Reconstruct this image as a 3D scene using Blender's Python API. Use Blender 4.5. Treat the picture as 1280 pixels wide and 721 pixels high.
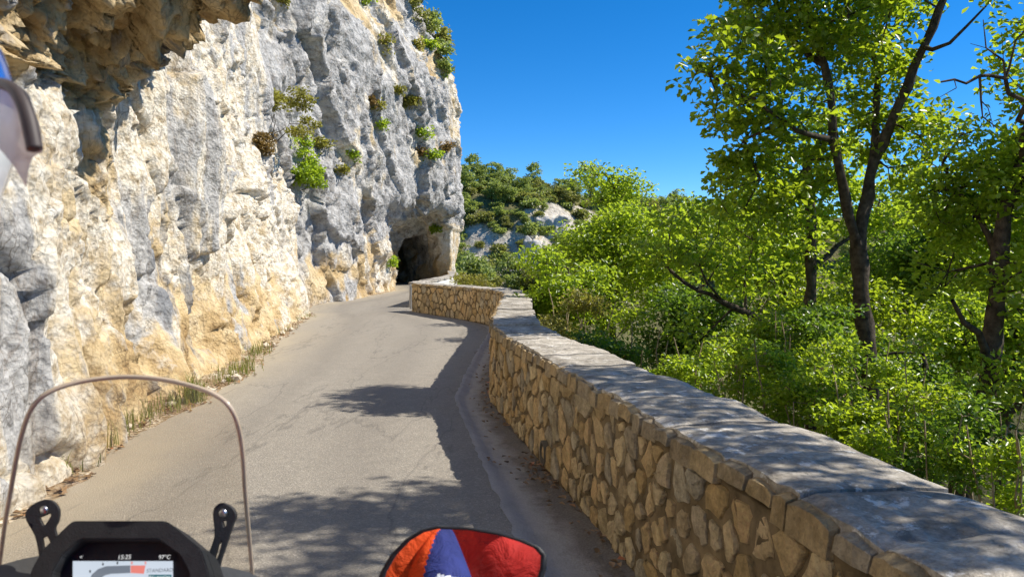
import bpy, bmesh, math, random
import numpy as np
from mathutils import Vector, Matrix
from mathutils.bvhtree import BVHTree

# ------------------------------------------------------------------ scene, camera, light
scene = bpy.context.scene
for o in list(bpy.data.objects):
    bpy.data.objects.remove(o)
COL = scene.collection
random.seed(7)
RNG = np.random.default_rng(11)
R = math.radians

F = 949.0                     # focal length in photograph pixels
CAM = (0.0, 0.0, 1.6)
PITCH = math.atan((360.5 - 323.0) / F)
cam_data = bpy.data.cameras.new('camera')
cam = bpy.data.objects.new('camera', cam_data)
COL.objects.link(cam)
cam.location = CAM
cam.rotation_euler = (R(90) - PITCH, 0, 0)
cam_data.sensor_width = 36.0
cam_data.lens = 36.0 * F / 1280.0
cam_data.clip_start = 0.02
cam_data.clip_end = 6000
cam_data.dof.use_dof = True
cam_data.dof.focus_distance = 11.0
cam_data.dof.aperture_fstop = 10.0
scene.camera = cam

SUN_ELEV = R(47.5)
SUN_AZ = R(85)               # clockwise from +Y
SUN = Vector((math.cos(SUN_ELEV) * math.sin(SUN_AZ), math.cos(SUN_ELEV) * math.cos(SUN_AZ), math.sin(SUN_ELEV)))
world = bpy.data.worlds.new('World')
scene.world = world
world.use_nodes = True
wn = world.node_tree.nodes
wn.clear()
w_out = wn.new('ShaderNodeOutputWorld')
w_bg = wn.new('ShaderNodeBackground')
w_sky = wn.new('ShaderNodeTexSky')
w_sky.sky_type = 'NISHITA'
w_sky.sun_disc = False
w_sky.sun_elevation = SUN_ELEV
w_sky.sun_rotation = SUN_AZ
w_sky.altitude = 2500
w_sky.air_density = 0.85
w_sky.dust_density = 0.0
w_sky.ozone_density = 5.0
w_bg.inputs['Strength'].default_value = 0.14
w_hs = wn.new('ShaderNodeHueSaturation')
w_hs.inputs['Saturation'].default_value = 1.3
w_hs.inputs['Value'].default_value = 1.0
world.node_tree.links.new(w_sky.outputs[0], w_hs.inputs['Color'])
world.node_tree.links.new(w_hs.outputs[0], w_bg.inputs[0])
world.node_tree.links.new(w_bg.outputs[0], w_out.inputs[0])

sun_data = bpy.data.lights.new('sun', 'SUN')
sun_data.energy = 5.0
sun_data.angle = R(0.53)
sun_data.color = (1.0, 0.94, 0.84)
sun = bpy.data.objects.new('sun', sun_data)
COL.objects.link(sun)
sun.rotation_euler = SUN.to_track_quat('Z', 'Y').to_euler()
sun.location = (20, -5, 30)

vs = scene.view_settings
vs.view_transform = 'Standard'
vs.look = 'None'
vs.exposure = 0.48
vs.gamma = 1.0
vs.use_curve_mapping = False
scene.cycles.max_bounces = 8
scene.cycles.diffuse_bounces = 4
scene.cycles.transmission_bounces = 6
scene.cycles.transparent_max_bounces = 8
scene.cycles.use_denoising = True
scene.cycles.sample_clamp_indirect = 6

# ------------------------------------------------------------------ small helpers
def at(px, py, Y):
    """Point at depth Y seen at photograph pixel (px, py)."""
    u = (px - 640.0) / F
    v = (360.5 - py) / F
    dy = math.cos(PITCH) + math.sin(PITCH) * v
    dz = -math.sin(PITCH) + math.cos(PITCH) * v
    t = Y / dy
    return Vector((CAM[0] + u * t, CAM[1] + dy * t, CAM[2] + dz * t))

def tag(o, label=None, cat=None, group=None, kind=None):
    if label: o['label'] = label
    if cat: o['category'] = cat
    if group: o['group'] = group
    if kind: o['kind'] = kind
    return o

def empty(name, loc=(0, 0, 0)):
    o = bpy.data.objects.new(name, None)
    o.empty_display_size = 0.1
    o.location = loc
    COL.objects.link(o)
    return o

def link_mesh(name, me, parent=None, loc=None):
    o = bpy.data.objects.new(name, me)
    COL.objects.link(o)
    if parent is not None:
        o.parent = parent
        if loc is None:
            o.location = -parent.location       # data given in world coordinates
    if loc is not None:
        o.location = loc
    return o

def build(name, verts, faces, mat, parent=None, smooth=False, attrs=None, loc=None):
    """verts (N,3); faces: one (M,k) array or list of such arrays, or list of tuples."""
    verts = np.asarray(verts, dtype=np.float32)
    me = bpy.data.meshes.new(name)
    if isinstance(faces, np.ndarray):
        faces = [faces]
    if len(faces) and isinstance(faces[0], np.ndarray):
        tot = [f.shape[0] for f in faces]
        idx = np.concatenate([f.ravel() for f in faces]).astype(np.int32)
        sizes = np.concatenate([np.full(f.shape[0], f.shape[1], np.int32) for f in faces])
        starts = np.concatenate([[0], np.cumsum(sizes)[:-1]]).astype(np.int32)
        me.vertices.add(len(verts)); me.vertices.foreach_set('co', verts.ravel())
        me.loops.add(len(idx)); me.loops.foreach_set('vertex_index', idx)
        me.polygons.add(len(sizes)); me.polygons.foreach_set('loop_start', starts)
        me.polygons.foreach_set('loop_total', sizes)
    else:
        me.from_pydata([tuple(map(float, v)) for v in verts], [], [tuple(f) for f in faces])
    me.update(calc_edges=True)
    me.validate()
    if smooth:
        me.polygons.foreach_set('use_smooth', np.ones(len(me.polygons), bool))
    if attrs:
        for k, a in attrs.items():
            a = np.asarray(a, np.float32)
            if a.ndim == 1:
                at_ = me.attributes.new(k, 'FLOAT', 'POINT'); at_.data.foreach_set('value', a)
            else:
                at_ = me.attributes.new(k, 'FLOAT_VECTOR', 'POINT'); at_.data.foreach_set('vector', a.ravel())
    if mat:
        me.materials.append(mat)
    return link_mesh(name, me, parent, loc)

def bm_obj(name, bm, mat, parent=None, smooth=False):
    me = bpy.data.meshes.new(name)
    bmesh.ops.recalc_face_normals(bm, faces=bm.faces)
    bm.to_mesh(me); bm.free()
    if smooth:
        for p in me.polygons: p.use_smooth = True
    if mat: me.materials.append(mat)
    return link_mesh(name, me, parent)

# ------------------------------------------------------------------ vectorised noise
_P = np.random.default_rng(3).permutation(4096).astype(np.int64)
_G = np.random.default_rng(4).normal(size=(4096, 3)); _G /= np.linalg.norm(_G, axis=1, keepdims=True)
_U = np.random.default_rng(5).random((4096, 4))
def _hash(i, j, k):
    return _P[(_P[(_P[i & 4095] + j) & 4095] + k) & 4095]
def perlin(p):
    p = np.asarray(p, float)
    i = np.floor(p).astype(np.int64); f = p - i
    u = f * f * f * (f * (f * 6 - 15) + 10)
    out = 0
    for dx in (0, 1):
        wx = u[:, 0] if dx else 1 - u[:, 0]
        for dy in (0, 1):
            wy = u[:, 1] if dy else 1 - u[:, 1]
            for dz in (0, 1):
                wz = u[:, 2] if dz else 1 - u[:, 2]
                g = _G[_hash(i[:, 0] + dx, i[:, 1] + dy, i[:, 2] + dz)]
                d = g[:, 0] * (f[:, 0] - dx) + g[:, 1] * (f[:, 1] - dy) + g[:, 2] * (f[:, 2] - dz)
                out = out + d * wx * wy * wz
    return out * 1.5
def fbm(p, octs=4, gain=0.5, lac=2.03):
    a, s, out = 1.0, 1.0, 0
    for k in range(octs):
        out = out + a * perlin(np.asarray(p) * s + 17.3 * k); a *= gain; s *= lac
    return out
def facets(p, seed=0):
    """blocky fracture: (random plane per nearest cell, distance to cell border)"""
    p = np.asarray(p, float)
    i = np.floor(p).astype(np.int64)
    best = np.full(len(p), 1e9); second = best.copy()
    val = np.zeros(len(p))
    for dx in (-1, 0, 1):
        for dy in (-1, 0, 1):
            for dz in (-1, 0, 1):
                c = i + np.array([dx, dy, dz])
                h = _hash(c[:, 0] + seed, c[:, 1], c[:, 2])
                q = p - (c + _U[h, :3])
                d = (q * q).sum(1)
                v = (_U[h, 3] - 0.5) + (q * _G[h]).sum(1) * 0.9
                closer = d < best
                second = np.where(closer, best, np.minimum(second, d))
                val = np.where(closer, v, val)
                best = np.where(closer, d, best)
    return val, np.sqrt(second) - np.sqrt(best)
def sstep(a, b, x):
    t = np.clip((np.asarray(x, float) - a) / (b - a), 0, 1)
    return t * t * (3 - 2 * t)
def catmull(pts, n):
    P = np.array(pts, float)
    P = np.vstack([2 * P[0] - P[1], P, 2 * P[-1] - P[-2]])
    out = []
    for i in range(1, len(P) - 2):
        t = np.linspace(0, 1, n, endpoint=False)[:, None]
        a, b, c, d = P[i - 1], P[i], P[i + 1], P[i + 2]
        out.append(0.5 * (2 * b + (c - a) * t + (2 * a - 5 * b + 4 * c - d) * t ** 2 + (3 * b - a - 3 * c + d) * t ** 3))
    out.append(P[-2:-1])
    return np.vstack(out)
class Path:
    """arc-length curve in the ground plane; normal points to the left of travel times side"""
    def __init__(self, pts, side=1, n=24):
        self.p = catmull(pts, n)
        d = np.linalg.norm(np.diff(self.p, axis=0), axis=1)
        self.s = np.concatenate([[0], np.cumsum(d)])
        self.L = self.s[-1]; self.side = side
    def pos(self, s):
        return np.stack([np.interp(s, self.s, self.p[:, 0]), np.interp(s, self.s, self.p[:, 1])], -1)
    def frame(self, s):
        a = self.pos(np.clip(np.asarray(s) - 0.05, 0, self.L)); b = self.pos(np.clip(np.asarray(s) + 0.05, 0, self.L))
        t = b - a; t = t / np.linalg.norm(t, axis=-1, keepdims=True)
        n = np.stack([-t[..., 1], t[..., 0]], -1) * self.side
        return self.pos(s), t, n
    def s_at_y(self, y):
        return np.interp(y, self.p[:, 1], self.s)

# ------------------------------------------------------------------ materials
def new_mat(name):
    m = bpy.data.materials.new(name); m.use_nodes = True
    nt = m.node_tree
    return m, nt, nt.nodes['Principled BSDF'], nt.nodes['Material Output']
class NT:
    """tiny node builder"""
    def __init__(self, nt): self.nt = nt
    def n(self, t, **kw):
        nd = self.nt.nodes.new(t)
        for k, v in kw.items(): setattr(nd, k, v)
        return nd
    def l(self, a, b): self.nt.links.new(a, b)
    def coords(self, scale=(1, 1, 1), kind='Object'):
        tc = self.n('ShaderNodeTexCoord'); mp = self.n('ShaderNodeMapping')
        mp.inputs['Scale'].default_value = scale
        self.l(tc.outputs[kind], mp.inputs[0]); return mp.outputs[0]
    def noise(self, vec, scale, detail=4, rough=0.55, dist=0.0):
        t = self.n('ShaderNodeTexNoise')
        t.inputs['Scale'].default_value = scale; t.inputs['Detail'].default_value = detail
        t.inputs['Roughness'].default_value = rough; t.inputs['Distortion'].default_value = dist
        self.l(vec, t.inputs['Vector']); return t.outputs['Fac']
    def voronoi(self, vec, scale, feature='F1', out='Distance'):
        t = self.n('ShaderNodeTexVoronoi', feature=feature)
        t.inputs['Scale'].default_value = scale
        self.l(vec, t.inputs['Vector']); return t.outputs[out]
    def ramp(self, fac, stops):
        r = self.n('ShaderNodeValToRGB'); e = r.color_ramp.elements
        while len(e) > 1: e.remove(e[-1])
        for k, (p, c) in enumerate(stops):
            if k == 0: e[0].position = p; el = e[0]
            else: el = e.new(p)
            if isinstance(c, (int, float)): c = (c, c, c)
            el.color = (*c, 1)
        self.l(fac, r.inputs[0]); return r.outputs[0]
    def mix(self, fac, a, b, mode='MIX'):
        m = self.n('ShaderNodeMix', data_type='RGBA', blend_type=mode)
        for v, i in ((fac, 0), (a, 6), (b, 7)):
            if hasattr(v, 'is_linked') or hasattr(v, 'links'): self.l(v, m.inputs[i])
            elif i == 0: m.inputs[0].default_value = v
            else: m.inputs[i].default_value = (*v, 1) if len(v) == 3 else v
        return m.outputs[2]
    def math(self, op, a, b=0.5, clamp=False):
        m = self.n('ShaderNodeMath', operation=op, use_clamp=clamp)
        for i, v in enumerate((a, b)):
            if hasattr(v, 'links'): self.l(v, m.inputs[i])
            else: m.inputs[i].default_value = v
        return m.outputs[0]
    def attr(self, name, out='Fac'):
        a = self.n('ShaderNodeAttribute'); a.attribute_name = name; return a.outputs[out]
    def bump(self, h, strength, dist, prev=None):
        b = self.n('ShaderNodeBump'); b.inputs['Strength'].default_value = strength
        b.inputs['Distance'].default_value = dist
        self.l(h, b.inputs['Height'])
        if prev is not None: self.l(prev, b.inputs['Normal'])
        return b.outputs[0]

def simple(name, col, rough=0.6, metal=0.0, var=0.15, scale=8, bump=0.0, coat=0.0, spec=0.5):
    m, nt, b, out = new_mat(name); t = NT(nt)
    v = t.coords()
    nz = t.noise(v, scale, 5)
    lo = tuple(c * (1 - var) for c in col); hi = tuple(min(1, c * (1 + var)) for c in col)
    t.l(t.ramp(nz, [(0.3, lo), (0.7, hi)]), b.inputs['Base Color'])
    b.inputs['Roughness'].default_value = rough; b.inputs['Metallic'].default_value = metal
    b.inputs['Specular IOR Level'].default_value = spec
    if coat: b.inputs['Coat Weight'].default_value = coat
    if bump:
        t.l(t.bump(t.noise(v, scale * 6, 4), bump, 0.01), b.inputs['Normal'])
    return m

def rock_mat(name, k=1.0):
    """limestone; attribute tone = (grey, ochre, stain) weights"""
    m, nt, b, out = new_mat(name); t = NT(nt)
    v = t.coords()
    vs_ = t.coords((1, 1, 0.28))
    tone = t.n('ShaderNodeAttribute'); tone.attribute_name = 'tone'
    sp = t.n('ShaderNodeSeparateXYZ'); t.l(tone.outputs['Vector'], sp.inputs[0])
    n1 = t.noise(v, 2.3 * k, 8, 0.62); n2 = t.noise(v, 9 * k, 6, 0.65); n3 = t.noise(vs_, 3.1 * k, 6, 0.6)
    cream = t.ramp(n2, [(0.30, (0.40, 0.31, 0.19)), (0.42, (0.62, 0.53, 0.39)), (0.55, (0.78, 0.72, 0.60)), (0.8, (0.87, 0.83, 0.75))])
    grey = t.ramp(n2, [(0.28, (0.15, 0.145, 0.135)), (0.42, (0.36, 0.35, 0.33)), (0.58, (0.54, 0.525, 0.495)), (0.8, (0.68, 0.66, 0.62))])
    ochre = t.ramp(n1, [(0.3, (0.31, 0.195, 0.085)), (0.45, (0.52, 0.375, 0.19)), (0.6, (0.66, 0.52, 0.31)), (0.8, (0.75, 0.65, 0.47))])
    wob = t.math('SUBTRACT', n1, 0.5); wob2 = t.math('SUBTRACT', n3, 0.5)
    def sharpen(x, w):
        s = t.math('ADD', x, t.math('MULTIPLY', w, 1.6))
        return t.ramp(s, [(0.38, 0.0), (0.62, 1.0)])
    c = t.mix(sharpen(sp.outputs[1], wob), cream, ochre)
    c = t.mix(sharpen(sp.outputs[0], wob2), c, grey)
    st = sharpen(sp.outputs[2], wob2)
    c = t.mix(t.math('MULTIPLY', st, 0.75), c, (0.17, 0.18, 0.195))
    # rusty veins along thin cracks
    vein = t.ramp(t.math('ABSOLUTE', t.math('SUBTRACT', t.noise(vs_, 1.7, 7, 0.6, 0.6), 0.5)), [(0.0, 1.0), (0.016, 0.0)])
    c = t.mix(t.math('MULTIPLY', vein, 0.3), c, (0.20, 0.12, 0.055))
    # dirt-filled joints, broken up so that only some show
    wv = t.n('ShaderNodeTexNoise'); wv.inputs['Scale'].default_value = 2.2 * k; wv.inputs['Detail'].default_value = 5; t.l(v, wv.inputs['Vector'])
    av = t.n('ShaderNodeVectorMath', operation='ADD'); sc_ = t.n('ShaderNodeVectorMath', operation='SCALE'); sc_.inputs['Scale'].default_value = 0.55 / k
    t.l(wv.outputs['Color'], sc_.inputs[0]); t.l(t.coords((1, 1, 0.55)), av.inputs[0]); t.l(sc_.outputs[0], av.inputs[1])
    j1 = t.ramp(t.voronoi(av.outputs[0], 2.6 * k, 'DISTANCE_TO_EDGE'), [(0.0, 1.0), (0.022, 0.0)])
    j2 = t.ramp(t.voronoi(av.outputs[0], 7.5 * k, 'DISTANCE_TO_EDGE'), [(0.0, 1.0), (0.05, 0.0)])
    brk = t.ramp(t.noise(v, 1.4 * k, 5, 0.65), [(0.46, 0.0), (0.60, 1.0)])
    jj = t.math('MULTIPLY', t.math('MAXIMUM', j1, t.math('MULTIPLY', j2, 0.7)), brk)
    c = t.mix(t.math('MULTIPLY', jj, 0.7), c, (0.11, 0.08, 0.05))
    t.l(c, b.inputs['Base Color'])
    b.inputs['Roughness'].default_value = 0.92; b.inputs['Specular IOR Level'].default_value = 0.15
    rg = t.n('ShaderNodeTexNoise'); rg.noise_type = 'RIDGED_MULTIFRACTAL'
    rg.inputs['Scale'].default_value = 3.2 * k; rg.inputs['Detail'].default_value = 8; rg.inputs['Roughness'].default_value = 0.62
    t.l(t.coords((1, 1, 0.7)), rg.inputs['Vector'])
    vc = t.voronoi(v, 9.0 * k, 'F1'); vc2 = t.voronoi(v, 24.0 * k, 'F1')
    h = t.math('ADD', t.math('MULTIPLY', rg.outputs['Fac'], 0.35), t.math('ADD', t.math('MULTIPLY', vc, 0.35), t.math('MULTIPLY', vc2, 0.22)))
    bp = t.bump(h, 1.0, 0.065 / k)
    bp = t.bump(t.noise(v, 42 * k, 6, 0.75), 0.9, 0.022 / k, bp)
    t.l(bp, b.inputs['Normal'])
    return m

def leaf_mat(name, dark, light, trans, tfac=0.45, rough=0.45):
    m, nt, b, out = new_mat(name); t = NT(nt)
    r = t.attr('rnd')
    col = t.ramp(r, [(0.0, dark), (0.65, light), (0.93, tuple(min(1, c * 1.25) for c in light)), (1.0, (light[0] * 1.9, light[1] * 1.05, light[2]))])
    t.l(col, b.inputs['Base Color'])
    b.inputs['Roughness'].default_value = rough; b.inputs['Specular IOR Level'].default_value = 0.45
    tr = t.n('ShaderNodeBsdfTranslucent')
    tc = t.ramp(r, [(0.0, tuple(c * 0.75 for c in trans)), (1.0, trans)])
    t.l(tc, tr.inputs['Color'])
    mx = t.n('ShaderNodeMixShader'); mx.inputs[0].default_value = tfac
    t.l(b.outputs[0], mx.inputs[1]); t.l(tr.outputs[0], mx.inputs[2])
    t.l(mx.outputs[0], out.inputs['Surface'])
    return m
# ------------------------------------------------------------------ key curves (plan)
WALL_MAIN = Path([(2.30, -5.0), (1.80, -2.2), (1.38, 0.0), (0.66, 3.8), (0.18, 6.3), (-0.24, 8.6)], side=1)
WALL_BEND = Path([(-0.24, 8.62), (-0.24, 11.0), (-0.20, 14.0), (-0.19, 16.2), (-0.36, 17.8), (-0.92, 19.4), (-1.95, 21.2), (-3.02, 22.9)], side=1)
WALL_FAR = Path([(-3.35, 24.7), (-3.22, 28.0), (-3.06, 33.0), (-3.12, 37.0), (-3.5, 41.5), (-3.95, 46.2)], side=1)
CLIFF = Path([(-2.9, -7.0), (-3.05, -2.0), (-3.25, 3.0), (-3.42, 5.0), (-3.70, 6.5), (-4.0, 10.3), (-4.75, 14.0), (-5.5, 18.0), (-5.98, 21.0), (-6.6, 22.6), (-8.6, 24.0), (-12.0, 24.6)], side=-1)

def wall_x(y):
    """inner face of the parapet as x(y), continued past its ends"""
    ys = np.concatenate([WALL_MAIN.p[:, 1], WALL_BEND.p[1:, 1], WALL_FAR.p[:, 1], [66.0]])
    xs = np.concatenate([WALL_MAIN.p[:, 0], WALL_BEND.p[1:, 0], WALL_FAR.p[:, 0], [-9.5]])
    y = np.asarray(y, float)
    x = np.interp(y, ys, xs)
    return np.where(y < -5, 2.3 + (-5 - y) * 0.2, x)

M_ROCK = rock_mat('limestone')
M_ROCK_FAR = rock_mat('weathered_limestone', 0.36)

# ------------------------------------------------------------------ valley ground, one sheet to the horizon
def ground_h(x, y):
    x = np.asarray(x, float); y = np.asarray(y, float)
    d = x - (wall_x(np.clip(y, -60, 66)) + 0.55)
    d = np.where(y > 66, d + (y - 66) * 0.0, d)
    p = np.stack([x, y, 0 * x], -1)
    near = -0.25 - 0.50 * np.maximum(d, 0) - 0.012 * np.maximum(d, 0) ** 2 + 0.25 * fbm(p * 0.35, 3) * sstep(0.2, 2, d)
    near = np.where(d < 0, -0.30 - 0.0 * d, near)
    near = np.maximum(near, -38)
    rr = np.hypot(x, y); az = np.degrees(np.arctan2(x, y))
    warp = -fbm(p * 0.012 + 5, 3) * 22
    t = rr + warp
    ridge = 11.6 + 2.5 * np.cos(np.radians((az + 4) * 7)) + 3.5 * sstep(14, 45, az)
    hill = -36 + (ridge + 36) * (0.50 * sstep(62, 104, t) + 0.16 * sstep(104, 128, t) + 0.34 * sstep(126, 152, t))
    hill = hill + fbm(p * 0.05, 4) * 2.2 + fbm(p * 0.2, 3) * 0.5
    front = sstep(-75, -40, az) * (1 - sstep(110, 150, az))
    hill = np.where(front > 0, -38 + (hill + 38) * front, -38)
    h = np.maximum(near, hill)
    h = np.where((d < 0) & (y < 66), -0.30, h)
    h = np.where((y > 66) & (d < 0), np.maximum(np.minimum(-0.3 + d * 0 - (y - 66) * 0.9, -0.3), np.maximum(hill, -30)), h)
    return h

def grid_sheet(xs, ys):
    X, Y = np.meshgrid(xs, ys)
    v = np.stack([X.ravel(), Y.ravel()], -1)
    nx, ny = len(xs), len(ys)
    i = (np.arange(ny - 1)[:, None] * nx + np.arange(nx - 1)[None]).ravel()
    f = np.stack([i, i + 1, i + nx + 1, i + nx], -1)
    return v, f

def spaced(lo, hi, fine0, fine1, step, grow=1.14):
    out = list(np.arange(fine0, fine1 + 1e-6, step))
    s = step; x = fine1
    while x < hi: s *= grow; x += s; out.append(min(x, hi))
    s = step; x = fine0
    while x > lo: s *= grow; x -= s; out.insert(0, max(x, lo))
    return np.array(out)

gx = np.concatenate([spaced(-2500, -9, -40, -9, 1.6)[:-1], np.arange(-9, 12, 0.5), spaced(12, 2500, 12, 130, 1.8)])
gy = np.concatenate([spaced(-2500, -8, -20, -8, 1.5)[:-1], np.arange(-8, 30, 0.5), np.arange(30, 68, 1.0), spaced(68, 3000, 68, 185, 1.6)])
gx = np.unique(gx); gy = np.unique(gy)
v2, gf = grid_sheet(gx, gy)
gz = ground_h(v2[:, 0], v2[:, 1])
def ground_hit(px, py):
    d = at(px, py, 1.0) - Vector(CAM)
    for Y in np.arange(60, 260, 1.0):
        q = Vector(CAM) + d * float(Y)
        if q.z < float(ground_h(np.array([q.x]), np.array([q.y]))[0]): return q
    return None
ROCKS = []
for px, py, r_ in [(690, 272, 9), (706, 290, 8), (672, 300, 8), (655, 330, 8), (600, 322, 9), (575, 335, 8), (625, 340, 8), (842, 258, 5), (845, 275, 5), (800, 262, 5), (935, 288, 8), (960, 300, 6), (1120, 245, 6), (870, 300, 7), (735, 275, 6)]:
    q = ground_hit(px, py)
    if q is not None: ROCKS.append((q.x, q.y, r_ * 0.62, px, py))
def rock_mask(x, y):
    m = np.zeros(np.shape(x))
    for a, b, r_, *_ in ROCKS: m = np.maximum(m, np.exp(-(((x - a) ** 2 + ((y - b) * 0.8) ** 2) / r_ ** 2)))
    return m
mg, nt, bs, out = new_mat('hillside'); t = NT(nt)
vv = t.coords()
geo = t.n('ShaderNodeNewGeometry'); sx = t.n('ShaderNodeSeparateXYZ'); t.l(geo.outputs['Normal'], sx.inputs[0])
n_a = t.noise(vv, 0.11, 6, 0.6); n_b = t.noise(vv, 1.1, 7, 0.65)
rockc = t.ramp(n_b, [(0.3, (0.24, 0.21, 0.17)), (0.5, (0.50, 0.45, 0.37)), (0.7, (0.70, 0.64, 0.53))])
soil = t.ramp(t.noise(vv, 2.5, 8, 0.7), [(0.3, (0.075, 0.08, 0.03)), (0.5, (0.15, 0.145, 0.06)), (0.7, (0.28, 0.23, 0.12))])
steep = t.math('SUBTRACT', 1.15, sx.outputs[2])
k = t.math('ADD', t.math('MULTIPLY', t.attr('rock'), 0.9), t.math('MULTIPLY', t.math('SUBTRACT', t.noise(vv, 0.35, 6, 0.65), 0.5), 1.1))
t.l(t.mix(t.ramp(k, [(0.42, 0.0), (0.56, 1.0)]), soil, rockc), bs.inputs['Base Color'])
bs.inputs['Roughness'].default_value = 0.95; bs.inputs['Specular IOR Level'].default_value = 0.1
t.l(t.bump(n_b, 1.0, 0.6), bs.inputs['Normal'])
g = build('valley_ground', np.column_stack([v2, gz]), gf, mg, smooth=True, attrs={'rock': rock_mask(v2[:, 0], v2[:, 1])})
tag(g, 'wooded valley slope falling away beyond the parapet and rising to the ridge', 'ground', kind='structure')

# ------------------------------------------------------------------ road, verge, gutter
def strip(name, ss_pts_left, ss_pts_right, z, mat, nacross=6, zfun=None, attrs=True):
    A = np.asarray(ss_pts_left); B = np.asarray(ss_pts_right)
    n = len(A)
    w = np.linspace(0, 1, nacross)
    P = A[:, None, :] * (1 - w)[None, :, None] + B[:, None, :] * w[None, :, None]
    U = np.broadcast_to(w[None, :], (n, nacross))
    zz = np.full((n, nacross), z) if zfun is None else zfun(P[..., 0], P[..., 1], U)
    V = np.concatenate([P, zz[..., None]], -1).reshape(-1, 3)
    i = (np.arange(n - 1)[:, None] * nacross + np.arange(nacross - 1)[None]).ravel()
    Fq = np.stack([i, i + 1, i + nacross + 1, i + nacross], -1)
    return build(name, V, Fq, mat, smooth=True, attrs={'across': U.ravel()})

road_y = np.concatenate([np.arange(-30, -2, 1.0), np.arange(-2, 12, 0.12), np.arange(12, 30, 0.25), np.arange(30, 66, 0.8)])
cl_y = np.concatenate([CLIFF.p[:-50, 1], [26, 30, 34, 38, 42, 46, 50, 66]])
cl_x = np.concatenate([CLIFF.p[:-50, 0], [-7.2, -6.6, -6.2, -6.1, -6.8, -8.2, -8.4, -12.5]])
o_ = np.argsort(cl_y); cl_y, cl_x = cl_y[o_], cl_x[o_]
def cliff_x(y): return np.interp(y, cl_y, cl_x)
def gutter_w(y): return np.interp(y, [-5, 0, 4.5, 8.6, 14, 18, 22, 24, 26, 46], [0.55, 0.55, 0.52, 0.40, 0.36, 0.26, 0.1, 0.0, 0.0, 0.0])
rx = wall_x(road_y)
pn = np.stack([rx * 0, road_y, rx * 0], -1)
edge = rx - gutter_w(road_y) + 0.030 * fbm(pn * 4.5, 4) * (road_y < 24)
edge = np.where(road_y > 47, wall_x(road_y) + 0.3, edge)
edge = np.where((road_y > 22.5) & (road_y < 47), rx + 0.35, edge)
verge = cliff_x(road_y) + np.interp(road_y, [-5, 5, 10, 21, 30, 46], [0.30, 0.32, 0.36, 0.4, 0.35, 0.1]) + 0.10 * fbm(pn * 0.9 + 9, 4)

ma, nt, bs, out = new_mat('asphalt'); t = NT(nt)
vv = t.coords()
tilt = t.coords((1.6, 0.35, 1))
big = t.noise(tilt, 0.55, 6, 0.6); mid = t.noise(vv, 5, 6, 0.6); fine = t.noise(vv, 160, 3, 0.7)
c = t.ramp(big, [(0.3, (0.215, 0.196, 0.168)), (0.5, (0.265, 0.243, 0.208)), (0.7, (0.315, 0.288, 0.245))])
c = t.mix(0.30, c, t.ramp(mid, [(0.3, (0.17, 0.15, 0.12)), (0.7, (0.33, 0.29, 0.23))]))
# exposed aggregate
vor = t.n('ShaderNodeTexVoronoi'); vor.inputs['Scale'].default_value = 95; t.l(vv, vor.inputs['Vector'])
sp = t.n('ShaderNodeSeparateColor'); t.l(vor.outputs['Color'], sp.inputs[0])
c = t.mix(0.26, c, t.ramp(sp.outputs[0], [(0.0, (0.07, 0.06, 0.05)), (0.45, (0.22, 0.19, 0.15)), (0.85, (0.38, 0.33, 0.26)), (1.0, (0.66, 0.60, 0.50))]))
ac = t.attr('across')
dust = t.ramp(t.math('ADD', ac, t.math('MULTIPLY', t.math('SUBTRACT', big, 0.5), 0.7)), [(0.0, 0.7), (0.12, 0.28), (0.3, 0.04), (0.8, 0.0)])
c = t.mix(dust, c, (0.42, 0.355, 0.25))
trk = t.ramp(t.math('ADD', ac, t.math('MULTIPLY', t.math('SUBTRACT', mid, 0.5), 0.05)), [(0.18, 0.0), (0.30, 1.0), (0.40, 0.15), (0.55, 0.1), (0.68, 1.0), (0.80, 0.0)])
c = t.mix(t.math('MULTIPLY', trk, 0.30), c, (0.155, 0.138, 0.115))
# tar seams and dark worn patches
seam = t.ramp(t.math('ABSOLUTE', t.math('SUBTRACT', t.noise(t.coords((0.9, 0.16, 1)), 0.9, 5, 0.55), 0.5)), [(0.0, 1.0), (0.006, 0.0)])
c = t.mix(t.math('MULTIPLY', seam, 0.35), c, (0.06, 0.055, 0.05))
t.l(c, bs.inputs['Base Color'])
bs.inputs['Roughness'].default_value = 0.85; bs.inputs['Specular IOR Level'].default_value = 0.35
h = t.math('ADD', vor.outputs['Distance'], t.math('MULTIPLY', mid, 1.5))
t.l(t.bump(h, 0.35, 0.010), bs.inputs['Normal'])
def road_z(x, y, u):
    p = np.stack([x.ravel(), y.ravel(), 0 * x.ravel()], -1)
    return (0.012 * fbm(p * 0.6, 3)).reshape(x.shape) * (1 - (u > 0.95)) + 0.015 * np.sin(u * math.pi)
rd = strip('road', np.stack([verge, road_y], -1), np.stack([edge, road_y], -1), 0.0, ma, 26, road_z)
tag(rd, 'sunlit pale asphalt road running between the cliff and the parapet', 'road', kind='structure')

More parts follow.
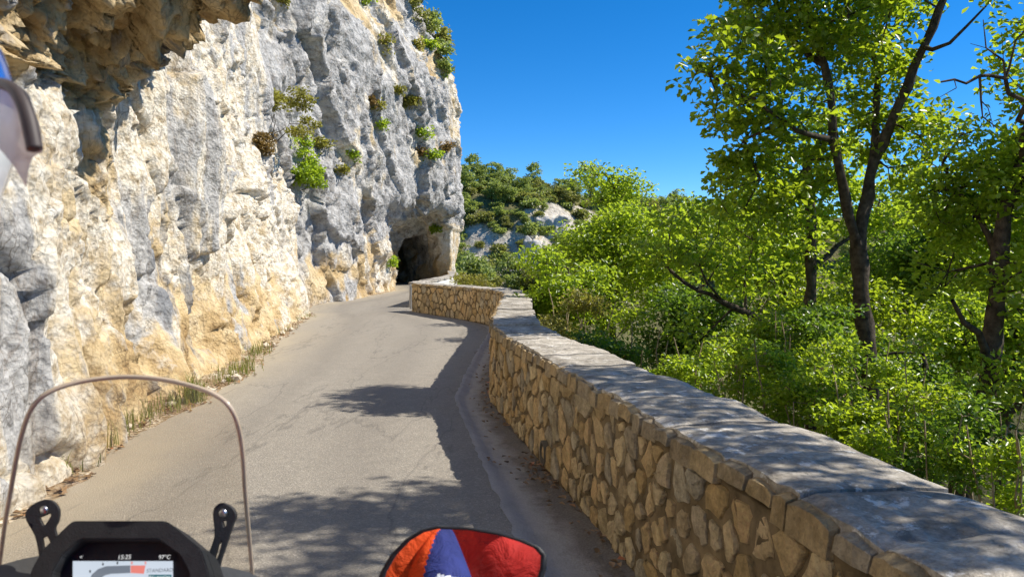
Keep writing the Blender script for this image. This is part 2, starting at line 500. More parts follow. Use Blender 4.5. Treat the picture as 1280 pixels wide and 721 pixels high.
mv, nt, bs, out = new_mat('gravel_verge'); t = NT(nt)
vv = t.coords()
v1 = t.n('ShaderNodeTexVoronoi'); v1.inputs['Scale'].default_value = 26; t.l(vv, v1.inputs['Vector'])
s1 = t.n('ShaderNodeSeparateColor'); t.l(v1.outputs['Color'], s1.inputs[0])
c = t.ramp(s1.outputs[0], [(0, (0.20, 0.14, 0.07)), (0.5, (0.40, 0.31, 0.19)), (1, (0.62, 0.54, 0.42))])
c = t.mix(t.ramp(t.noise(vv, 1.8, 6), [(0.4, 0.0), (0.62, 0.8)]), c, (0.24, 0.15, 0.07))
t.l(c, bs.inputs['Base Color']); bs.inputs['Roughness'].default_value = 0.95
t.l(t.bump(v1.outputs['Distance'], 1.0, 0.03), bs.inputs['Normal'])
def verge_z(x, y, u):
    p = np.stack([x.ravel(), y.ravel(), 0 * x.ravel()], -1)
    return -0.012 + 0.16 * (1 - u) ** 1.6 + (0.03 * fbm(p * 4, 4)).reshape(x.shape) * (1 - u)
vg = strip('verge', np.stack([cliff_x(road_y) - 0.7, road_y], -1), np.stack([verge + 0.25, road_y], -1), 0, mv, 22, verge_z)
tag(vg, 'gravelly verge with leaf litter at the foot of the cliff', 'verge', kind='structure')

mgut, nt, bs, out = new_mat('gutter_concrete'); t = NT(nt)
vv = t.coords(); ac = t.attr('across')
n1 = t.noise(vv, 4, 7, 0.65); n2 = t.noise(vv, 70, 4, 0.7)
conc = t.ramp(n1, [(0.3, (0.42, 0.37, 0.30)), (0.55, (0.56, 0.50, 0.41)), (0.75, (0.66, 0.60, 0.50))])
dirt = t.ramp(n1, [(0.3, (0.085, 0.06, 0.035)), (0.6, (0.16, 0.115, 0.07)), (0.8, (0.24, 0.18, 0.11))])
dm = t.math('ADD', ac, t.math('MULTIPLY', t.math('SUBTRACT', n1, 0.5), 0.9))
c = t.mix(t.ramp(dm, [(0.34, 0.0), (0.6, 1.0)]), conc, dirt)
c = t.mix(0.35, c, t.ramp(n2, [(0.3, 0.08), (0.7, 0.42)]))
t.l(c, bs.inputs['Base Color']); bs.inputs['Roughness'].default_value = 0.85
t.l(t.bump(t.math('ADD', n2, t.math('MULTIPLY', n1, 3)), 0.6, 0.012), bs.inputs['Normal'])
gy_ = road_y[(road_y > -5) & (road_y < 22.5)]
ge = np.interp(gy_, road_y, edge)
def gut_z(x, y, u):
    p = np.stack([x.ravel(), y.ravel(), 0 * x.ravel()], -1)
    return -0.02 + 0.027 * (u < 0.12) - 0.025 * np.sin(np.clip(u, 0, 1) * math.pi) + (0.006 * fbm(p * 3, 3)).reshape(x.shape) * (u > .1)
gu = strip('gutter', np.stack([ge - 0.02, gy_], -1), np.stack([wall_x(gy_) + 0.12, gy_], -1), 0, mgut, 12, gut_z)
tag(gu, 'concrete gutter strip with dirt between road and parapet', 'gutter', kind='structure')

# ------------------------------------------------------------------ near cliff (a sheet following the road, with the overhang)
def build_near_cliff():
    # columns spaced with distance
    ys = [-7.0]
    while ys[-1] < 22.0:
        y = ys[-1]
        ys.append(y + max(0.021, 0.0034 * abs(y)) if y > 3.2 else y + 0.16)
    s_cols = list(CLIFF.s_at_y(np.array(ys)))
    while s_cols[-1] < CLIFF.L - 0.05: s_cols.append(s_cols[-1] + 0.075)
    s_cols = np.array(s_cols)
    zs = np.concatenate([np.arange(-0.35, 6.0, 0.030), np.arange(6.0, 11.0, 0.07)])
    pos, tg, nr = CLIFF.frame(s_cols)
    S, Z = np.meshgrid(np.arange(len(s_cols)), zs, indexing='ij')
    Yc = pos[:, 1]
    sl = s_cols
    # jut of the broken roof over the road
    jut = np.interp(Yc, [3.0, 4.4, 5.6, 6.4, 7.1, 7.8, 8.6, 9.2, 9.9], [0.5, 0.55, 0.65, 0.95, 1.65, 1.35, 1.2, 0.85, 0.0])
    zlip = np.interp(Yc, [3, 5.0, 5.8, 6.6, 7.3, 8.0, 8.6, 9.2, 9.8], [2.85, 2.95, 3.1, 3.15, 3.15, 3.4, 3.7, 4.05, 4.6])
    J = jut[:, None]; ZL = zlip[:, None]
    d = -0.10 * np.maximum(Z - 0.4, 0)
    # scalloped concave faces and the final buttress leaning back
    d = d - 0.06 * np.maximum(Z - 3.5, 0) * sstep(10, 14, Yc)[:, None]
    d = d + J * sstep(-0.05, 1.25, Z - ZL) + 0.25 * sstep(10, 9, Yc)[:, None] * np.maximum(Z - 3.0, 0) * 0.5
    d = d + 0.35 * (1 - sstep(-0.3, 1.0, Z)) * 0.5
    base = np.stack([pos[:, 0][:, None] + nr[:, 0][:, None] * d, pos[:, 1][:, None] + nr[:, 1][:, None] * d, Z], -1).reshape(-1, 3)
    P = base.copy()
    Bg = base.reshape(len(s_cols), len(zs), 3)
    du = np.gradient(Bg, axis=0); dv = np.gradient(Bg, axis=1)
    NN = np.cross(dv, du).reshape(-1, 3)
    NN /= np.linalg.norm(NN, axis=1, keepdims=True) + 1e-9
    NN *= np.sign((NN[:, :2] * np.repeat(nr, len(zs), axis=0)).sum(1) + NN[:, 2] * -0.3)[:, None]
    und = (sstep(-0.35, 0.05, Z - ZL) * (1 - sstep(1.0, 1.5, Z - ZL)) * (J > 0.05)).ravel()
    wob = np.stack([fbm(P * 0.8 + 3, 3), fbm(P * 0.8 + 31, 3), fbm(P * 0.8 + 67, 3)], -1)
    fw = np.stack([perlin(P * 4 + 3), perlin(P * 4 + 31), perlin(P * 4 + 67)], -1) * 0.06
    Q = P + wob * 0.22 + fw * 0.5
    big = fbm(P * np.array([0.35, 0.35, 0.16]), 3)
    flute = fbm(P * np.array([1.5, 1.5, 0.20]) + 50, 4)
    f1, e1 = facets(Q * np.array([0.95, 0.95, 0.50]))
    f2, e2 = facets(Q * np.array([2.4, 2.4, 1.25]) + 7, 5)
    f3, e3 = facets((P + wob * 0.12 + fw * 0.6) * np.array([6.0, 6.0, 3.6]) + 3, 9)
    f4, e4 = facets((P + wob * 0.1 + fw * 0.3) * np.array([15.0, 15.0, 10.0]) + 3, 19)
    f2b, e2b = facets(P * np.array([2.3, 2.3, 3.0]) + 41, 25)
    f3b, e3b = facets(P * np.array([5.5, 5.5, 7.0]) + 11, 35)
    rough = sstep(-0.35, 0.35, fbm(P * 0.55 + 200, 3))
    rough = sstep(0.25, 0.9, rough)
    disp = 0.42 * big + 0.20 * flute + 0.20 * f1 + (0.045 + 0.085 * rough) * f2 + (0.010 + 0.050 * rough) * f3 + (0.005 + 0.020 * rough) * f4
    disp -= 0.05 * rough * (1 - sstep(0.0, 0.07, e2)) + 0.09 * (1 - sstep(0.0, 0.05, e1))
    pock = sstep(0.38, 0.62, fbm(P * np.array([1.3, 1.3, 0.9]) + 90, 4))
    disp -= 0.10 * pock
    disp = disp * (1 - 0.6 * und) + und * (0.08 * f1 + 0.25 * f2b + 0.12 * f3b + 0.03 * f4 - 0.12 * (1 - sstep(0, 0.10, e2b)) - 0.04 * (1 - sstep(0, 0.12, e3b)))
    ft_ = 1 - sstep(-0.2, 0.5, P[:, 2])
    disp = disp * (1 - 0.45 * ft_)
    dg_ = disp.reshape(len(s_cols), len(zs))
    for _ in range(1):                                   # take the saw-teeth off fracture steps
        av = dg_.copy(); av[1:-1, 1:-1] = (dg_[:-2, 1:-1] + dg_[2:, 1:-1] + dg_[1:-1, :-2] + dg_[1:-1, 2:]) / 4
        w_ = 0.30 * (1 - und.reshape(dg_.shape)); dg_ = dg_ * (1 - w_) + av * w_
    disp = dg_.ravel()
    P = P + NN * disp[:, None]
    # tone masks by place on the wall: blobs given as (Y, z, ry, rz, weight)
    yy, zz = base[:, 1], base[:, 2]
    def blob(cy, cz, ry, rz): return np.exp(-(((yy - cy) / ry) ** 2 + ((zz - cz) / rz) ** 2))
    warp = 0.5 * fbm(P * 0.7 + 21, 3)
    streak = fbm(P * np.array([2.0, 2.0, 0.22]) + 140, 4)
    grey = 0.03 + 0.40 * warp + 1.0 * blob(5.0, 0.9, 0.42, 0.75) + 0.8 * blob(8.9, 1.5, 0.32, 0.8) + 0.5 * blob(7.0, 1.1, 0.2, 0.8) \
        + 0.5 * blob(11.5, 3.6, 1.6, 1.3) + 0.4 * sstep(4.2, 6.5, zz) + 0.4 * blob(8.1, 0.75, 0.16, 0.5) + 0.6 * blob(9.6, 0.8, .25, .6) + 0.35 * blob(17.5, 4.8, 2.0, 1.0) \
        + 0.5 * blob(10.2, 2.4, 0.35, 1.2) + 0.45 * blob(13.0, 1.6, 0.4, 1.2)
    grey += 0.42 * sstep(0.0, 0.5, streak) - 0.3 * blob(6.2, 1.8, 0.9, 0.8)
    ochre = 0.21 + 0.75 * warp + 0.75 * (1 - sstep(0.35, 1.9, zz + 0.5 * fbm(P * 0.9 + 2, 2))) * sstep(5.2, 6.4, yy) * (1 - 0.6 * sstep(12, 16, yy)) + 0.75 * und + 0.3 * blob(7.4, 2.6, 0.7, 0.6) + 0.3 * blob(9.6, 2.2, 0.5, 1.2) + 0.25 * blob(15, 1.0, 2.5, 0.8)
    stain = -0.02 + 0.55 * fbm(P * np.array([1.7, 1.7, 0.16]) + 300, 4) + 0.5 * blob(8.9, 1.2, 0.25, 0.9) + 0.35 * und * sstep(7.3, 8.8, yy) + 0.2 * pock
    nz, ns = len(zs), len(s_cols)
    i = (np.arange(ns - 1)[:, None] * nz + np.arange(nz - 1)[None]).ravel()
    f = np.stack([i, i + nz, i + nz + 1, i + 1], -1)
    # cap going back from the top edge
    top = np.arange(ns) * nz + nz - 1
    extra = P[top].copy(); extra[:, 0] -= nr[:, 0] * 9; extra[:, 1] -= nr[:, 1] * 2; extra[:, 2] += 3
    V = np.vstack([P, extra]); eb = len(P)
    j = np.arange(ns - 1)
    f2q = np.stack([top[j], top[j + 1], eb + j + 1, eb + j], -1)
    tone = np.stack([grey, ochre, stain], -1)
    tone = np.vstack([tone, np.tile([0.9, 0.1, 0], (ns, 1))])
    o = build('cliff', V, np.vstack([f, f2q]), M_ROCK, smooth=False, attrs={'tone': tone})
    tag(o, 'cream and ochre limestone cliff with broken overhang above the road', 'cliff', kind='structure')
    return o
CLIFF_OBJ = build_near_cliff()

# ------------------------------------------------------------------ headland with the tunnel (implicit surface)
def surface_nets(Fv, x0, h):
    nx, ny, nz = Fv.shape
    s = Fv < 0
    cnt = np.zeros((nx - 1, ny - 1, nz - 1), np.int8)
    for a in (0, 1):
        for b in (0, 1):
            for c in (0, 1):
                cnt += s[a:nx - 1 + a, b:ny - 1 + b, c:nz - 1 + c]
    act = (cnt > 0) & (cnt < 8)
    ids = np.full(act.shape, -1, np.int64)
    I = np.argwhere(act); ids[act] = np.arange(len(I))
    acc = np.zeros((len(I), 3)); n = np.zeros(len(I))
    corners = [(a, b, c) for a in (0, 1) for b in (0, 1) for c in (0, 1)]
    for p in corners:
        for ax in range(3):
            if p[ax]: continue
            q = list(p); q[ax] = 1
            A = Fv[I[:, 0] + p[0], I[:, 1] + p[1], I[:, 2] + p[2]]; B = Fv[I[:, 0] + q[0], I[:, 1] + q[1], I[:, 2] + q[2]]
            cr = (A < 0) != (B < 0)
            tt = np.where(cr, A / np.where(cr, A - B, 1), 0)
            pt = np.tile(np.array(p, float), (len(I), 1)); pt[:, ax] += tt
            acc += pt * cr[:, None]; n += cr
    V = (I + acc / n[:, None]) * h + np.array(x0)
    faces = []
    for ax in range(3):
        o1, o2 = (ax + 1) % 3, (ax + 2) % 3
        sl0 = [slice(None)] * 3; sl1 = [slice(None)] * 3
        sl0[ax] = slice(0, -1); sl1[ax] = slice(1, None)
        A = s[tuple(sl0)]; B = s[tuple(sl1)]
        E = np.argwhere(A != B)
        ok = (E[:, o1] > 0) & (E[:, o2] > 0) & (E[:, o1] < Fv.shape[o1] - 1) & (E[:, o2] < Fv.shape[o2] - 1)
        E = E[ok]
        inside = s[E[:, 0], E[:, 1], E[:, 2]]
        def vid(d1, d2):
            e = E.copy(); e[:, o1] -= d1; e[:, o2] -= d2
            return ids[e[:, 0], e[:, 1], e[:, 2]]
        q = np.stack([vid(0, 0), vid(1, 0), vid(1, 1), vid(0, 1)], -1)
        q[~inside] = q[~inside][:, ::-1]
        faces.append(q)
    return V, np.vstack(faces)[:, ::-1]

def build_headland():
    h = 0.12
    xs = np.arange(-15, -1.6, h); ys = np.arange(22.0, 71, h); zs = np.arange(-0.7, 23, h)
    X, Y, Z = np.meshgrid(xs, ys, zs, indexing='ij')
    X = X.astype(np.float32); Y = Y.astype(np.float32); Z = Z.astype(np.float32)
    def smin(a, b, k): 
        hh = np.clip(0.5 + 0.5 * (b - a) / k, 0, 1); return b * (1 - hh) + a * hh - k * hh * (1 - hh)
    # coarse noise evaluated on a sub-grid
    st = 5
    sub = np.stack([X[::st, ::st, ::st], Y[::st, ::st, ::st], Z[::st, ::st, ::st]], -1)
    shp = sub.shape[:3]
    ln = (0.9 * fbm(sub.reshape(-1, 3) * np.array([0.22, 0.22, 0.16]), 3)).reshape(shp)
    def up(a):
        for ax, n in enumerate(X.shape):
            src = np.arange(a.shape[ax]) * st; q = np.clip(np.arange(n), 0, src[-1])
            i0 = np.minimum(q // st, a.shape[ax] - 2); w = (q - i0 * st) / st
            sh = [1, 1, 1]; sh[ax] = n
            a = np.take(a, i0, ax) * (1 - w.reshape(sh)) + np.take(a, i0 + 1, ax) * w.reshape(sh)
        return a.astype(np.float32)
    LN = up(ln)
    fa = np.interp(ys, [22, 24, 27, 31, 35, 38, 41, 44, 47, 62, 66], [-8.4, -7.4, -6.75, -6.1, -5.9, -6.1, -7.1, -7.6, -7.9, -9, -14])[None, :, None].astype(np.float32)
    fc = np.interp(ys, [22, 26, 30, 33, 35.5, 37.5, 39.5, 42, 45, 47, 52, 56, 62, 71], [-9, -7.4, -6.5, -6.0, -5.3, -4.6, -4.0, -3.6, -3.5, -3.6, -4.9, -6.4, -9.5, -14])[None, :, None].astype(np.float32)
    A = (X - (fa - 0.12 * np.maximum(Z - 2, 0))) * 0.9
    lean = 0.36 * np.maximum(Z - 11.0, 0) + 0.02 * np.maximum(Z - 14, 0) ** 2
    zr = 3.38 + 0.50 * np.maximum(X + 5.9, 0) + 0.05 * np.maximum(42 - Y, 0)
    Cn = -smin(-(X - (fc - lean)), -(zr - Z) * 0.75, 0.6)
    Bk = np.maximum(X + 3.75 + 0.10 * np.maximum(Z - 1, 0) * 0 + 0.25 * np.maximum(Y - 50, 0) * 0.6, np.maximum(46.3 - 0.18 * Z - Y, Z - 5.2))
    Fv = smin(smin(A, Cn, 0.7), Bk, 0.5) + LN * 0.55 * np.clip(np.minimum(np.abs(Y - 47) / 4, 1) * 1.0 + 0.25, 0, 1)
    # tunnel bore
    tx = np.interp(ys, [40, 45.5, 49, 52, 58, 64], [-5.3, -5.4, -7.1, -8.8, -11.0, -12.0])[None, :, None].astype(np.float32)
    dz = Z - 1.75
    rad = np.sqrt(((X - tx) / 1.22) ** 2 + (np.maximum(dz, 0) / 1.38) ** 2) - 1 + 0.10 * np.sin(X * 3.1 + Z * 2.3) + 0.07 * np.sin(X * 5.3 - Z * 6.1 + Y)
    bore = np.maximum(rad * 1.4, np.maximum(43.5 - Y, Y - 63.5))
    Fv = np.maximum(Fv, -bore)
    V, Fq = surface_nets(Fv, (xs[0], ys[0], zs[0]), h)
    # normals from face accumulation
    a, b, c = V[Fq[:, 0]], V[Fq[:, 1]], V[Fq[:, 2]]
    fn = np.cross(b - a, c - a)
    N = np.zeros_like(V)
    for k in range(4): np.add.at(N, Fq[:, k], fn)
    N /= np.linalg.norm(N, axis=1, keepdims=True) + 1e-9
    vis = (N[:, 0] > -0.9)
    wob = np.stack([fbm(V * 0.6 + 3, 3), fbm(V * 0.6 + 31, 3), fbm(V * 0.6 + 67, 3)], -1)
    Q = V + wob * 0.5
    # beds dip steeply: rotate the fracture frame
    ca, sa = math.cos(R(32)), math.sin(R(32))
    W = np.stack([Q[:, 0], Q[:, 1] * ca + Q[:, 2] * sa, -Q[:, 1] * sa + Q[:, 2] * ca], -1)
    f1, e1 = facets(W * np.array([0.30, 0.50, 0.17])); f2, e2 = facets(W * np.array([0.8, 1.25, 0.5]) + 7, 5); f3, e3 = facets(W * np.array([2.2, 3.0, 1.5]) + 3, 9)
    f4, _ = facets(W * np.array([5.0, 6.0, 4.0]) + 3, 29)
    inb = sstep(-0.05, 0.5, bore[0, 0, 0] * 0 + np.sqrt(((V[:, 0] - np.interp(V[:, 1], [40, 45.5, 49, 52, 58, 64], [-5.3, -5.4, -7.1, -8.8, -11.0, -12.0])) / 1.22) ** 2 + (np.maximum(V[:, 2] - 1.75, 0) / 1.38) ** 2) - 1)
    amp = 0.35 + 0.65 * np.where(V[:, 1] > 44, inb, 1)
    pock = sstep(0.28, 0.6, fbm(V * np.array([0.7, 0.7, 0.5]) + 90, 4))
    rgh = sstep(-0.15, 0.55, fbm(V * 0.3 + 200, 3))
    disp = (0.40 * f1 + (0.14 + 0.12 * rgh) * f2 + (0.07 + 0.08 * rgh) * f3 + (0.03 + 0.03 * rgh) * f4 + 0.18 * fbm(V * 0.4 + 4, 3) - 0.16 * pock * (V[:, 2] > 4)
            - 0.16 * (1 - sstep(0, 0.07, e1)) - 0.07 * rgh * (1 - sstep(0, 0.08, e2))) * amp
    disp *= 1 - 0.35 * sstep(0.2, 0.6, -N[:, 2])
    disp = np.where((V[:, 0] > -4.9) & (V[:, 1] > 45) & (V[:, 2] < 3.4), disp * 0.30, disp)
    for _ in range(1):
        sm_ = np.zeros(len(V)); ct = np.zeros(len(V))
        for k in range(4):
            np.add.at(sm_, Fq[:, k], disp[Fq[:, (k + 1) % 4]]); np.add.at(ct, Fq[:, k], 1)
            np.add.at(sm_, Fq[:, k], disp[Fq[:, (k + 3) % 4]]); np.add.at(ct, Fq[:, k], 1)
        disp = disp * 0.7 + 0.3 * sm_ / np.maximum(ct, 1)
    V2 = V + N * disp[:, None]
    under = sstep(0.15, 0.55, -N[:, 2])
    zz = V[:, 2]; yy = V[:, 1]
    wp = fbm(V * 0.33 + 21, 4)
    def blob(cy, cz, ry, rz): return np.exp(-(((yy - cy) / ry) ** 2 + ((zz - cz) / rz) ** 2))
    grey = 1.0 + 0.65 * wp - 1.15 * under - 0.8 * (1 - sstep(0.5, 3.6, zz + 1.2 * wp)) * sstep(30, 36, yy) - 0.55 * (1 - sstep(0.4, 2.0, zz + 1.5 * wp)) \
        - 0.6 * sstep(0.15, 0.55, fbm(W * np.array([0.8, 0.8, 0.22]) + 60, 4)) - 0.75 * blob(46, 10.5, 6.0, 2.6) * sstep(40.5, 43, yy)
    grey = np.where((V[:, 0] > -5.2) & (yy > 44.5) & (zz < 3.8), 0.0, grey)
    ochre = 0.30 + 0.5 * fbm(V * 0.5 + 77, 3) + 0.5 * under + 0.3 * (1 - sstep(0.5, 3, zz))
    stain = -0.12 + 0.5 * fbm(V * np.array([0.9, 0.9, 0.2]) + 300, 4)
    o = build('headland', V2, Fq, M_ROCK_FAR, smooth=False, attrs={'tone': np.stack([grey, ochre, stain], -1)})
    tag(o, 'grey limestone headland leaning over the road above the tunnel mouth', 'cliff', kind='structure')
    return o
HEAD_OBJ = build_headland()
def bvh_of(o):
    me = o.data
    n = len(me.vertices); co = np.empty(n * 3, np.float32); me.vertices.foreach_get('co', co)
    return BVHTree.FromPolygons([tuple(c) for c in co.reshape(-1, 3).tolist()], [tuple(p.vertices) for p in me.polygons])
# ------------------------------------------------------------------ parapet walls
def stone_material(name, stops, moss=0.35, seed=0.0):
    m, nt, b, out = new_mat(name); t = NT(nt)
    v = t.coords()
    oi = t.n('ShaderNodeObjectInfo')
    n1 = t.noise(v, 11, 7, 0.65); n2 = t.noise(v, 60, 5, 0.7)
    base = t.ramp(oi.outputs['Random'], stops)
    c = t.mix(0.75, base, t.ramp(n1, [(0.3, (0.38, 0.35, 0.30)), (0.45, (0.70, 0.67, 0.60)), (0.58, (0.95, 0.94, 0.9)), (0.7, (1, 1, 1))]), 'MULTIPLY')
    g2 = t.ramp(t.math('FRACT', t.math('MULTIPLY', oi.outputs['Random'], 7.31)), [(0.55, 0.0), (1.0, 0.75)])
    c = t.mix(g2, c, t.ramp(n1, [(0.3, (0.16, 0.145, 0.12)), (0.7, (0.52, 0.49, 0.43))]))
    c = t.mix(0.35, c, t.ramp(n2, [(0.35, (0.12, 0.09, 0.05)), (0.65, (0.60, 0.52, 0.38))]), 'OVERLAY')
    ms = t.ramp(t.noise(v, 3.0, 6, 0.7), [(0.52, 0.0), (0.66, 1.0)])
    c = t.mix(t.math('MULTIPLY', ms, moss), c, (0.13, 0.105, 0.035))
    t.l(c, b.inputs['Base Color'])
    b.inputs['Roughness'].default_value = 0.93; b.inputs['Specular IOR Level'].default_value = 0.2
    bp = t.bump(n1, 1.0, 0.05); bp = t.bump(n2, 0.9, 0.010, bp)
    t.l(bp, b.inputs['Normal'])
    return m
M_STONE = stone_material('rubble_stone', [(0, (0.66, 0.48, 0.25)), (0.3, (0.78, 0.62, 0.38)), (0.6, (0.58, 0.42, 0.21)), (0.8, (0.82, 0.70, 0.48)), (1, (0.56, 0.45, 0.28))])
def coping_material():
    m, nt, b, out = new_mat('coping'); t = NT(nt)
    v = t.coords(); oi = t.n('ShaderNodeObjectInfo')
    n1 = t.noise(v, 5, 8, 0.68, 0.4); n2 = t.noise(v, 45, 5, 0.7)
    base = t.ramp(n1, [(0.30, (0.18, 0.155, 0.12)), (0.44, (0.36, 0.32, 0.26)), (0.56, (0.49, 0.44, 0.365)), (0.72, (0.72, 0.67, 0.59))])
    c = t.mix(0.5, base, t.ramp(oi.outputs['Random'], [(0, 0.45), (0.5, 0.72), (1, 1.0)]), 'MULTIPLY')
    c = t.mix(0.45, c, t.ramp(n2, [(0.35, 0.22), (0.65, 0.78)]), 'OVERLAY')
    # lichen crusts: pale and black
    c = t.mix(t.ramp(t.noise(v, 9, 7, 0.7), [(0.58, 0.0), (0.64, 0.7)]), c, (0.80, 0.79, 0.75))
    c = t.mix(t.ramp(t.noise(v, 7.3, 7, 0.7, 0.8), [(0.59, 0.0), (0.66, 0.75)]), c, (0.10, 0.095, 0.085))
    t.l(c, b.inputs['Base Color'])
    b.inputs['Roughness'].default_value = 0.9; b.inputs['Specular IOR Level'].default_value = 0.25
    bp = t.bump(n1, 0.8, 0.05); bp = t.bump(n2, 0.7, 0.008, bp)
    t.l(bp, b.inputs['Normal'])
    return m
M_COPING = coping_material()
M_EDGE = stone_material('coping_edge_stone', [(0, (0.50, 0.38, 0.22)), (0.5, (0.62, 0.49, 0.30)), (1, (0.40, 0.29, 0.16))], 0.3)
M_MORTAR = simple('lime_mortar', (0.17, 0.125, 0.072), 0.95, var=0.55, scale=7, bump=0.8, spec=0.1)
M_MORTAR_L = simple('pale_lime_render', (0.62, 0.59, 0.53), 0.95, var=0.25, scale=3, bump=0.8, spec=0.1)

def clip_poly(poly, nx, ny, c):
    out = []
    for i in range(len(poly)):
        a, b = poly[i], poly[(i + 1) % len(poly)]
        da = nx * a[0] + ny * a[1] - c; db = nx * b[0] + ny * b[1] - c
        if da <= 0: out.append(a)
        if (da < 0) != (db < 0) and abs(da - db) > 1e-12:
            k = da / (da - db); out.append((a[0] + (b[0] - a[0]) * k, a[1] + (b[1] - a[1]) * k))
    return out

def rubble_cells(s0, s1, z0, z1, size, rng, aniso=1.0):
    """irregular polygons filling the strip: weighted voronoi of jittered rows"""
    pts = []
    z = z0
    rows = max(2, int(round((z1 - z0) / (size * 0.95))))
    for r in range(rows):
        zc = z0 + (r + 0.5) * (z1 - z0) / rows
        s = s0 + rng.uniform(0, size)
        while s < s1:
            w = size * rng.choice([0.42, 0.5, 0.65, 0.85, 1.1, 1.5, 1.9])
            if rng.random() > 0.12: pts.append((s + w / 2, zc + rng.uniform(-0.55, 0.55) * (z1 - z0) / rows))
            s += w * aniso
    cells = []
    for i, p in enumerate(pts):
        poly = [(max(s0, p[0] - 1), z0), (min(s1, p[0] + 1), z0), (min(s1, p[0] + 1), z1), (max(s0, p[0] - 1), z1)]
        for j, q in enumerate(pts):
            if i == j or abs(q[0] - p[0]) > 1.2: continue
            dx, dy = q[0] - p[0], q[1] - p[1]
            k = 0.5
            poly = clip_poly(poly, dx, dy, dx * (p[0] + dx * k) + dy * (p[1] + dy * k))
            if len(poly) < 3: break
        if len(poly) >= 3: cells.append((p, poly))
    return cells

def round_poly(poly, gap, rng):
    """shrink, cut the corners unevenly, jitter"""
    c = np.mean(poly, axis=0)
    P = [np.array(p) for p in poly]
    r = np.mean([np.linalg.norm(p - c) for p in P])
    if r < 0.045: return None, None
    k = max(0.3, 1 - gap / r)
    P = [c + (p - c) * k for p in P]
    out = []
    n = len(P)
    for i in range(n):
        a, b, d = P[i - 1], P[i], P[(i + 1) % n]
        t1 = rng.uniform(0.06, 0.30); t2 = rng.uniform(0.06, 0.30)
        out.append(b + (a - b) * t1); out.append(b + (d - b) * t2)
    # drop near-duplicates
    res = [out[0]]
    for p in out[1:]:
        if np.linalg.norm(p - res[-1]) > 0.018: res.append(p)
    if len(res) < 5: return None, None
    mid = []
    for k in range(len(res)):
        a, b = res[k], res[(k + 1) % len(res)]
        mid.append(a)
        if np.linalg.norm(b - a) > 0.05: mid.append((a + b) / 2)
    res = [p + np.array([rng.uniform(-1, 1), rng.uniform(-1, 1)]) * 0.010 for p in mid]
    return np.array(res), c

def wall_sheet(path, offs, zs, s_arr):
    """closed ribbon through cross-section points (offset outward from inner face, z)"""
    pos, tg, nr = path.frame(s_arr)
    n = len(s_arr); m = len(offs)
    V = np.zeros((n, m, 3))
    for k in range(m):
        V[:, k, :2] = pos - nr * offs[k]; V[:, k, 2] = zs[k]
    V = V.reshape(-1, 3)
    i = (np.arange(n - 1)[:, None] * m + np.arange(m)[None]); j = (np.arange(n - 1)[:, None] * m + (np.arange(m)[None] + 1) % m)
    Fq = np.stack([i.ravel(), (i + m).ravel(), (j + m).ravel(), j.ravel()], -1)
    return V, Fq, [np.arange(m)[None, :], (np.arange(m)[::-1] + (n - 1) * m)[None, :]]

